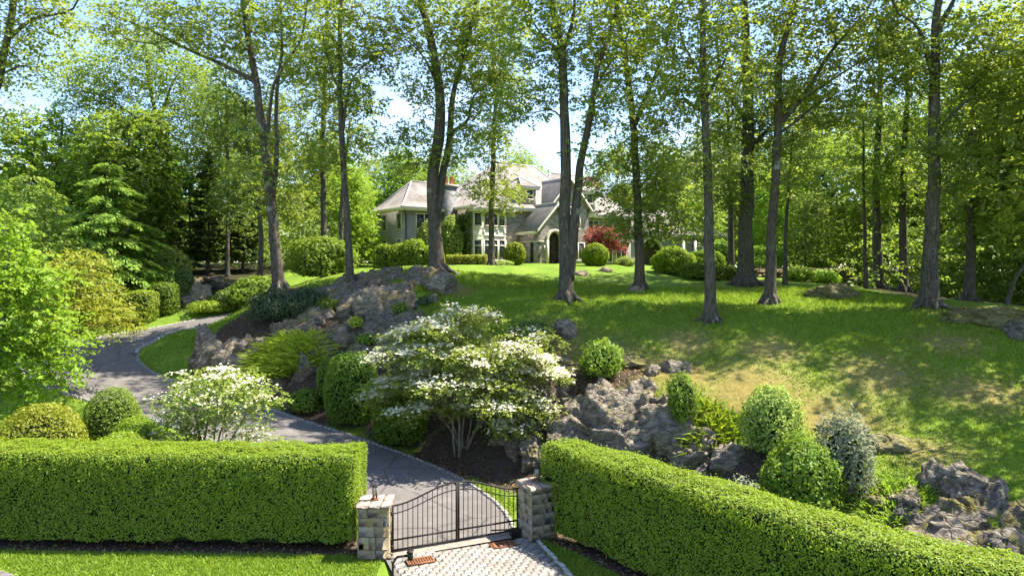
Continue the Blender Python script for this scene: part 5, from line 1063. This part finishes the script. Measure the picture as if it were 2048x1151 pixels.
T('forest_tree', 'soft mid-green broadleaf tree behind the light green hemlocks, left of the spreading tree', 60, [[(110, 520), (112, 420), (118, 320), (125, 240)]], .5, [(120, 300, 90, 80, 80), (70, 380, 80, 80, 60), (170, 380, 70, 80, 60), (20, 300, 70, 70, 44)], seed=160, leaf='lime', size=.3, sig=.6, nl=90, shell=.35)
T('forest_tree', 'soft broadleaf tree behind the largest hemlock, its crown against the spreading tree', 58, [[(255, 520), (256, 420), (258, 320), (255, 240)]], .5, [(255, 290, 75, 70, 70), (300, 370, 60, 80, 56), (215, 350, 60, 60, 40), (290, 250, 45, 40, 20)], seed=161, leaf='wood', size=.3, sig=.6, nl=90, shell=.35)
conifer('dead_conifer', 'brown bare-branched conifer in the dark gap above the rock outcrop', 275, 58.5, 9, 2.6, 'shade', 144, dens=.25, bare=1)
conifer('spruce_tree', 'small blue-green spruce in the shade above the rock outcrop', 378, 61, 8.5, 1.8, 'spruce', 145, size=.26, dens=1.2)
conifer('cedar_tree', 'dark narrow cedar between the spruce and the slender dark tree', 415, 61, 10.5, 1.9, 'shade', 146, dens=2.2, layers=40, size=.40, droop=.1)
conifer('cedar_tree', 'dark narrow cedar behind the loose broadleaf shrub', 485, 63, 9.5, 2.1, 'shade', 147, dens=2.2, layers=40, size=.40, droop=.1)
conifer('cedar_tree', 'dark cedar in the gap left of the spruce', 335, 64, 9.5, 2.3, 'shade', 148, dens=2.2, layers=40, size=.40, droop=.1)

# dogwoods: layered boughs with white bracts on top
def dogwood(label, Y, foot, stems, tiers, seed, size=.15, br=.16):
    rng = np.random.default_rng(seed); b = at(*foot, Y); b[2] = h1(b[0], b[1]); root = thing('dogwood_tree', label, 'dogwood', b); s = Y / FPX
    wood = []; lp = []; fp = []; ends = []
    for (px, py, dx) in stems:
        q = at(px, py, Y + dx) - b; j = rng.normal(0, .16, 2); P = np.array([(j[0], j[1], -.2), (j[0] + .22 * q[0], j[1] + .2 * q[1], .32 * q[2]), (.6 * q[0], .6 * q[1], .66 * q[2]), q]); wood.append((P, .055, .022))
    for (px, py, rx, n, dy, fl) in tiers:
        c = at(px, py, Y + dy) - b; rr = rx * s
        m = n; a = rng.random(m) * 6.283; r = np.sqrt(rng.random(m)) * rr
        C = np.c_[c[0] + r * np.cos(a), c[1] + r * np.sin(a) * .9, c[2] - .22 * (r / rr) ** 2 * rr * .5 + rng.normal(0, .16, m)]; ends.append(C)
    cl = np.vstack(ends); P, al, nn = clump_leaves(cl, 74, .34, .30, rng); V, F = leaves(P, size, .6, rng, nn, spread=.6, along=al); 
    mb = grow(wood, cl, rng, k_trunk=8, r_tip=.007); mb.build('trunk', BARKL, root, smooth=True); obj('crown', V, F, LEAF['dogwood'], root)
    for C, t in zip(ends, tiers):
        nf = np.where(rng.random(len(C)) < .6, t[5] * (4.2 if seed == 150 else 1.9), t[5] * .5).astype(int); k = np.repeat(np.arange(len(C)), nf); g = rng.normal(0, .27, (len(k), 3)); g[:, 2] = .10 + np.abs(rng.normal(0, .07, len(k))) - .25 * (g[:, 0] ** 2 + g[:, 1] ** 2); fp.append(C[k] + g)
    P = np.vstack(fp); A, B = leaves(P, br, .75, rng, np.tile([0, 0, 1.], (len(P), 1)) + np.array([0, -.25, 0]), spread=.35); tag(obj('blossom', A, B, LEAF['bract'], root), kind='stuff')
    return root
dogwood('large white-flowering dogwood with layered boughs in the middle of the garden', 30, (925, 920), [(800, 700, -.6), (860, 660, .6), (925, 620, .3), (985, 670, -.4), (1060, 700, .2), (900, 740, -1.), (1010, 790, -.8), (830, 780, .2), (955, 700, 1.)],
  [(925, 628, 70, 24, .6, 6), (880, 650, 62, 20, -.3, 8), (815, 668, 48, 15, .2, 21), (990, 690, 70, 22, -.4, 7), (1060, 672, 52, 16, .7, 4), (790, 705, 48, 15, -.4, 21), (860, 705, 64, 20, -.9, 8), (940, 715, 72, 24, -1.2, 9), (1040, 712, 66, 20, -.6, 21), (1088, 745, 50, 14, -.2, 24), (800, 755, 56, 17, .1, 13), (880, 765, 66, 20, -1.5, 5), (975, 765, 66, 20, -1.4, 4), (1045, 785, 46, 13, -1.0, 6), (830, 815, 58, 16, -.5, 8), (890, 815, 50, 12, -.9, 7), (1000, 810, 52, 14, -1.7, 5), (1065, 820, 40, 11, -.8, 10), (1025, 850, 36, 9, -1.3, 9), (760, 790, 34, 9, .1, 16), (920, 670, 60, 16, 1.2, 4), (1000, 740, 60, 16, .8, 4), (860, 740, 60, 15, .8, 4)], 150)
dogwood('small white-flowering tree behind the left hedge beside the driveway', 25.6, (415, 905), [(350, 830, 0), (380, 770, .3), (420, 745, 0), (470, 770, -.2), (510, 800, .1), (440, 800, -.5), (395, 830, .5)],
  [(425, 745, 46, 13, 0, 13), (385, 775, 39, 10, .2, 13), (470, 770, 45, 12, -.2, 13), (350, 800, 32, 8, .1, 14), (505, 795, 30, 7, .1, 15), (430, 790, 50, 13, -.6, 7), (385, 825, 41, 10, -.3, 7), (475, 830, 41, 10, -.3, 7), (330, 850, 32, 7, 0, 15), (425, 850, 50, 12, .3, 5), (500, 870, 32, 6, .1, 11), (350, 885, 39, 8, -.2, 9), (500, 905, 41, 6, -.4, 12), (440, 890, 45, 9, 0, 4)], 151, size=.13, br=.125)

# woodland behind: five kinds of crown, each built once and copied
def wood_kind(seed, leaf, h, r, bark=BARKD, nl=140, size=.32, n=120):
    rng = np.random.default_rng(seed); P = np.array([(0, 0, -.5), (rng.normal(0, .3), rng.normal(0, .3), h * .35), (rng.normal(0, .6), rng.normal(0, .6), h * .65), (0, 0, h * .95)])
    E = [((rng.normal(0, r * .38), rng.normal(0, r * .38), h * z), (r * q, r * q, h * .16), int(n * q / 3.6)) for z, q in ((.34, .6), (.48, .85), (.6, .95), (.72, .9), (.84, .75), (.94, .5))]
    cl = ell_clumps(E, rng, .45, .8); mb = grow([(P, .30, .08)], cl, rng, k_trunk=8); L_, al, nn = clump_leaves(cl, nl, .8, .55, rng); V, F = leaves(L_, size, .62, rng, nn, spread=.75, along=al)
    me1 = mesh_data('trunk', np.vstack(mb.V), [mb.F[4], mb.F[3]], bark, True); me2 = mesh_data('crown', V, F, LEAF[leaf]); return me1, me2
KINDS = [wood_kind(201, 'wood', 20, 5.2), wood_kind(202, 'oak', 21, 5.6), wood_kind(203, 'wood', 18, 6.0), wood_kind(204, 'oakdark', 22, 5.0), wood_kind(205, 'lime', 15, 4.6)]
rng = np.random.default_rng(77)
WOODS = [ # x, y, kind, scale, label
 (-62, 62, 1, .8, 'woodland tree at the far left edge, behind the left hemlocks'), (-52, 68, 2, .75, 'woodland tree rising over the light green hemlock at the left edge'), (-44, 74, 0, .8, 'woodland tree behind the gap between the two light green hemlocks'),
 (-38, 70, 4, .9, 'lime green woodland tree behind the largest hemlock'), (-31, 76, 3, .85, 'dark woodland tree behind the brown bare-branched conifer'), (-26, 72, 1, .8, 'woodland tree behind the blue-green spruce'), (-21, 78, 0, .72, 'woodland tree behind the dark narrow cedars'),
 (-24, 92, 4, .9, 'sunny lime tree far behind the long-limbed leaning tree'), (-17, 96, 4, .95, 'sunny lime tree far behind the dark straight tree on the crest'), (-19, 84, 2, .55, 'low round woodland tree left of the bright lime tree'),
 (-14, 98, 2, .82, 'round-topped woodland tree behind the roof of the left wing'), (-9, 104, 1, .76, 'woodland tree behind the big forked oak and the chimney'), (-21, 106, 1, .75, 'woodland tree seen in the gap left of the left wing'),
 (2, 112, 0, .86, 'woodland tree behind the top ridge of the mansion, left side'), (6, 116, 2, .95, 'woodland tree whose crown shows over the highest ridge'), (17, 110, 1, .88, 'woodland tree behind the mansion, right of the twin trunk'),
 (23, 106, 0, .95, 'woodland tree behind the brick chimney'), (30, 108, 3, 1.0, 'dark woodland tree behind the low right wing'), (36, 104, 2, 1.05, 'woodland tree behind the right end of the low wing'), (30, 98, 1, .9, 'woodland tree above the roof of the low right wing'),
 (40, 92, 0, 1.0, 'woodland tree right of the low wing, beyond the garden wall'), (32, 78, 4, .8, 'lime woodland tree beyond the topiary dome'), (37, 84, 3, 1.0, 'dark woodland tree beyond the pale young tree'), (44, 82, 1, 1.0, 'woodland tree beyond the thin dark sapling'),
 (36, 68, 2, .85, 'woodland tree behind the dark trunk at the edge of the woods'), (42, 70, 0, .95, 'woodland tree behind the straight dark trunk'), (49, 74, 3, 1.0, 'dark woodland tree deep behind the biggest right-hand tree'), (47, 62, 1, .9, 'woodland tree behind the curved forked trunk'),
 (41, 56, 0, .8, 'woodland tree close behind the curved forked trunk'), (49, 53, 2, .9, 'woodland tree behind the thin leaning trunk'), (55, 66, 0, 1.0, 'woodland tree at the far right behind the leaning trunk'), (38, 50, 4, .62, 'low lime woodland tree between the forked and leaning trunks'),
 (45, 47, 1, .8, 'woodland tree cut off by the right edge of the photo'), (58, 78, 3, 1.1, 'tall dark tree deepest in the right-hand woods'), (-60, 50, 0, .8, 'woodland tree beyond the left edge beside the bright maple'), (-48, 56, 3, .72, 'dark woodland tree between the hemlocks and the left edge'),
 (34, 43, 3, .85, 'added tree off the right edge, put there to shade the lawn'), (30.5, 33.5, 1, .95, 'unseen tree added right of the lawn to throw dappled shade, beyond the frame'), (25.5, 21, 2, .8, 'unseen tree added for its shade beyond the frame, over the right end of the hedge'),  # trees past the frame edge, added to cast shade on the lawn
]
for i, (x, y, k, s, lb) in enumerate(WOODS):
    z = h1(x, y); root = thing('woodland_tree', lb, 'tree', (x, y, z), rng.random() * 6.283, 'trees of the surrounding woods'); root.scale = (s * rng.uniform(.92, 1.1),) * 2 + (s,)
    for nm, me in zip(('trunk', 'crown'), KINDS[k]): o = bpy.data.objects.new(nm, me); col.objects.link(o); o.parent = root
# understorey thicket closing the woods, one mass each
def thicket(name, pts, leaf, n, seed, hgt):
    rng = np.random.default_rng(seed); P = np.array(pts, float); k = rng.integers(0, len(P), n // 60); c = P[k] + np.c_[rng.normal(0, 1, (len(k), 2)) * 2.6, rng.random(len(k)) ** 1.3 * hgt]
    c[:, 2] += H(c[:, 0], c[:, 1]); L_, al, nn = clump_leaves(c, 90, .8, .6, rng); V, F = leaves(L_, .28, .62, rng, nn, spread=.8, along=al); tag(obj(name, V, F, LEAF[leaf]), kind='stuff')
thicket('undergrowth', [(x, y, 0) for x, y in ((33, 54), (37, 57), (41, 52), (44, 55), (48, 58), (38, 62), (43, 63), (52, 50), (40, 47), (47, 44), (41, 68), (46, 66), (37, 70))], 'wood', 42000, 300, 5.5)
thicket('undergrowth', [(x, y, 0) for x, y in ((-24, 64), (-28, 66), (-33, 63), (-38, 60), (-44, 58), (-50, 54), (-20, 68), (-36, 54), (-17, 72), (-42, 50))], 'oakdark', 16000, 301, 5)
thicket('undergrowth', [(x, y, 0) for x, y in ((-16, 88), (-12, 92), (-20, 90), (-8, 98), (22, 98), (28, 92), (34, 90), (44, 88), (52, 84), (60, 80), (-28, 86), (-36, 84), (-46, 80), (-56, 74), (26, 80), (31, 74), (36, 77), (-66, 66))], 'wood', 26000, 302, 6)
def far_wood(name, seed):
    rng = np.random.default_rng(seed); C = []; n = 950
    a = rng.uniform(-1.15, 1.15, n); r = rng.uniform(125, 240, n); x, y = r * np.sin(a), r * np.cos(a); base = H(x, y)
    k = rng.integers(0, 5, n)
    for j in range(n):
        m = 26; d = norm(rng.normal(0, 1, (m, 3))) * rng.uniform(.6, 1, (m, 1)) * np.array([5, 5, 6]); C.append(np.c_[x[j], y[j], base[j] + 7.5 + (j % 7) * .35] + d)
    C = np.vstack(C); V, F = leaves(C, 3.0, .75, rng); tag(obj(name, V, F, LEAF['wood']), kind='stuff')
far_wood('distant_wood', 310)

# dry stone garden wall, right
gwall = thing('dry_stone_wall', 'low dry stone wall in the garden below the topiary dome', 'stone wall', (19.5, 57.6, h1(22, 57.6))); rng = np.random.default_rng(41)
for r_ in range(3):
    x = 19.0 + rng.random() * .2
    while x < 28.6:
        w = rng.uniform(.4, .75); v, f, t3 = cham((w - .03, .5, .36), .06, .02, rng); o = obj('stone', v, [f, t3], ROCKW, gwall)
        o.location = (x + w / 2 - 19.5, rng.normal(0, .04) + .12 * (x - 19) - .45, -.1 + .36 * r_ + rng.normal(0, .02)); x += w
fence = thing('iron_fence', 'thin black iron fence behind the dry stone wall', 'fence', (16, 62, h1(20, 62)))
for k in range(13): m = MB(); x = -1 + k * 1.25; zz = h1(16 + x, 62 + .1 * x) - h1(20, 62); m.bar((x, .1 * x, zz - .1), (x, .1 * x, zz + 1.05), .06); m.build('post', IRON, fence)
for q in (.98, .25):
    m = MB(); xs = np.linspace(-1, 14, 16); m.tube([(x, .1 * x, h1(16 + x, 62 + .1 * x) - h1(20, 62) + q) for x in xs], .03, 4); m.build('rail', IRON, fence)

# ------------------------------------------------------------------ grass blades on the visible lawns
def grass(n, seed):
    rng = np.random.default_rng(seed); zones = [((-22, 2.2, 18.0, 22), .30), ((.4, 5.5, 17, 23), .10), ((-8, 24, 24, 47), .40), ((-22, 2, 23, 46), .20), ((8, 24, 14.5, 24), .12)]
    X = []; Yv = []
    for (a, b, c, d), fr in zones: m = int(n * fr); X.append(rng.uniform(a, b, m)); Yv.append(rng.uniform(c, d, m))
    x, y = np.concatenate(X), np.concatenate(Yv); mk = masks(x, y); dd, _, w = drive_near(x, y)
    keep = (mk['mulch'] < .47) & (dd > w + .24) & (mk['litter'] < .5) & (rng.random(len(x)) > np.clip((mk['gold'] - .35) * 2.5, 0, .95)) & (rng.random(len(x)) > np.clip((mk['dry'] - .45) * 2, 0, .85))
    keep &= np.array([not inside((p, q), pv_poly) for p, q in zip(x, y)]) & ~np.array([inside((p, q), [(-60, 17.2), (-60, 19.75), (-14.5, 19.67), (-13.8, 19.3), (-12.4, 18.2), (-9, 17.2)]) for p, q in zip(x, y)])
    x, y = x[keep], y[keep]; z = H(x, y); m = len(x); hh = .055 + .0016 * y; h = hh * rng.uniform(.6, 1.5, m); a = rng.random(m) * 6.283; w = .012 + .0007 * y
    u = np.c_[np.cos(a), np.sin(a), np.zeros(m)]; l = np.c_[rng.normal(0, .5, (m, 2)) * h[:, None], h]; b = np.c_[x, y, z - .01]
    V = np.stack([b - u * w[:, None], b + u * w[:, None], b + l], 1).reshape(-1, 3); tag(obj('lawn_grass', V, np.arange(3 * m).reshape(m, 3), LEAF['grass']), kind='stuff')
grass(260000, 400)
def litter(name, n, seed, test, size, mat, box_):
    rng = np.random.default_rng(seed); x = rng.uniform(box_[0], box_[1], n); y = rng.uniform(box_[2], box_[3], n); k = test(x, y, rng); x, y = x[k], y[k]
    V, F = leaves(np.c_[x, y, H(x, y) + .02 + .03 * rng.random(len(x))], size, .4, rng, up=1.6); tag(obj(name, V, F, mat), kind='stuff')
CHIP = leaf_mat('bark_chip', (.03, .02, .014), (.17, .115, .075), (.05, .03, .02), .05); DRYL = leaf_mat('fallen_leaf', (.16, .10, .04), (.38, .27, .12), (.3, .2, .08), .2)
litter('bark_chips', 90000, 500, lambda x, y, r: masks(x, y)['mulch'] > .5, .12, CHIP, (-20, 13, 18, 47))
def near_edge(x, y, r): d, _, w = drive_near(x, y); return (np.abs(d - w) < np.abs(r.normal(0, .28, len(x)))) & (y > 22)
litter('fallen_leaves', 60000, 501, near_edge, .07, DRYL, (-28, 1, 22, 50))
litter('fallen_leaves', 5000, 502, lambda x, y, r: (drive_near(x, y)[0] > drive_near(x, y)[2] + .3) & (masks(x, y)['mulch'] < .9), .09, DRYL, (-14, 24, 24, 47))
litter('small_weeds', 16000, 503, lambda x, y, r: (masks(x, y)['mulch'] > .5) & (vnoise(np.c_[x, y, x * 0] * .8, 6) > .25), .11, LEAF['viburnum'], (-18, 13, 22, 46))
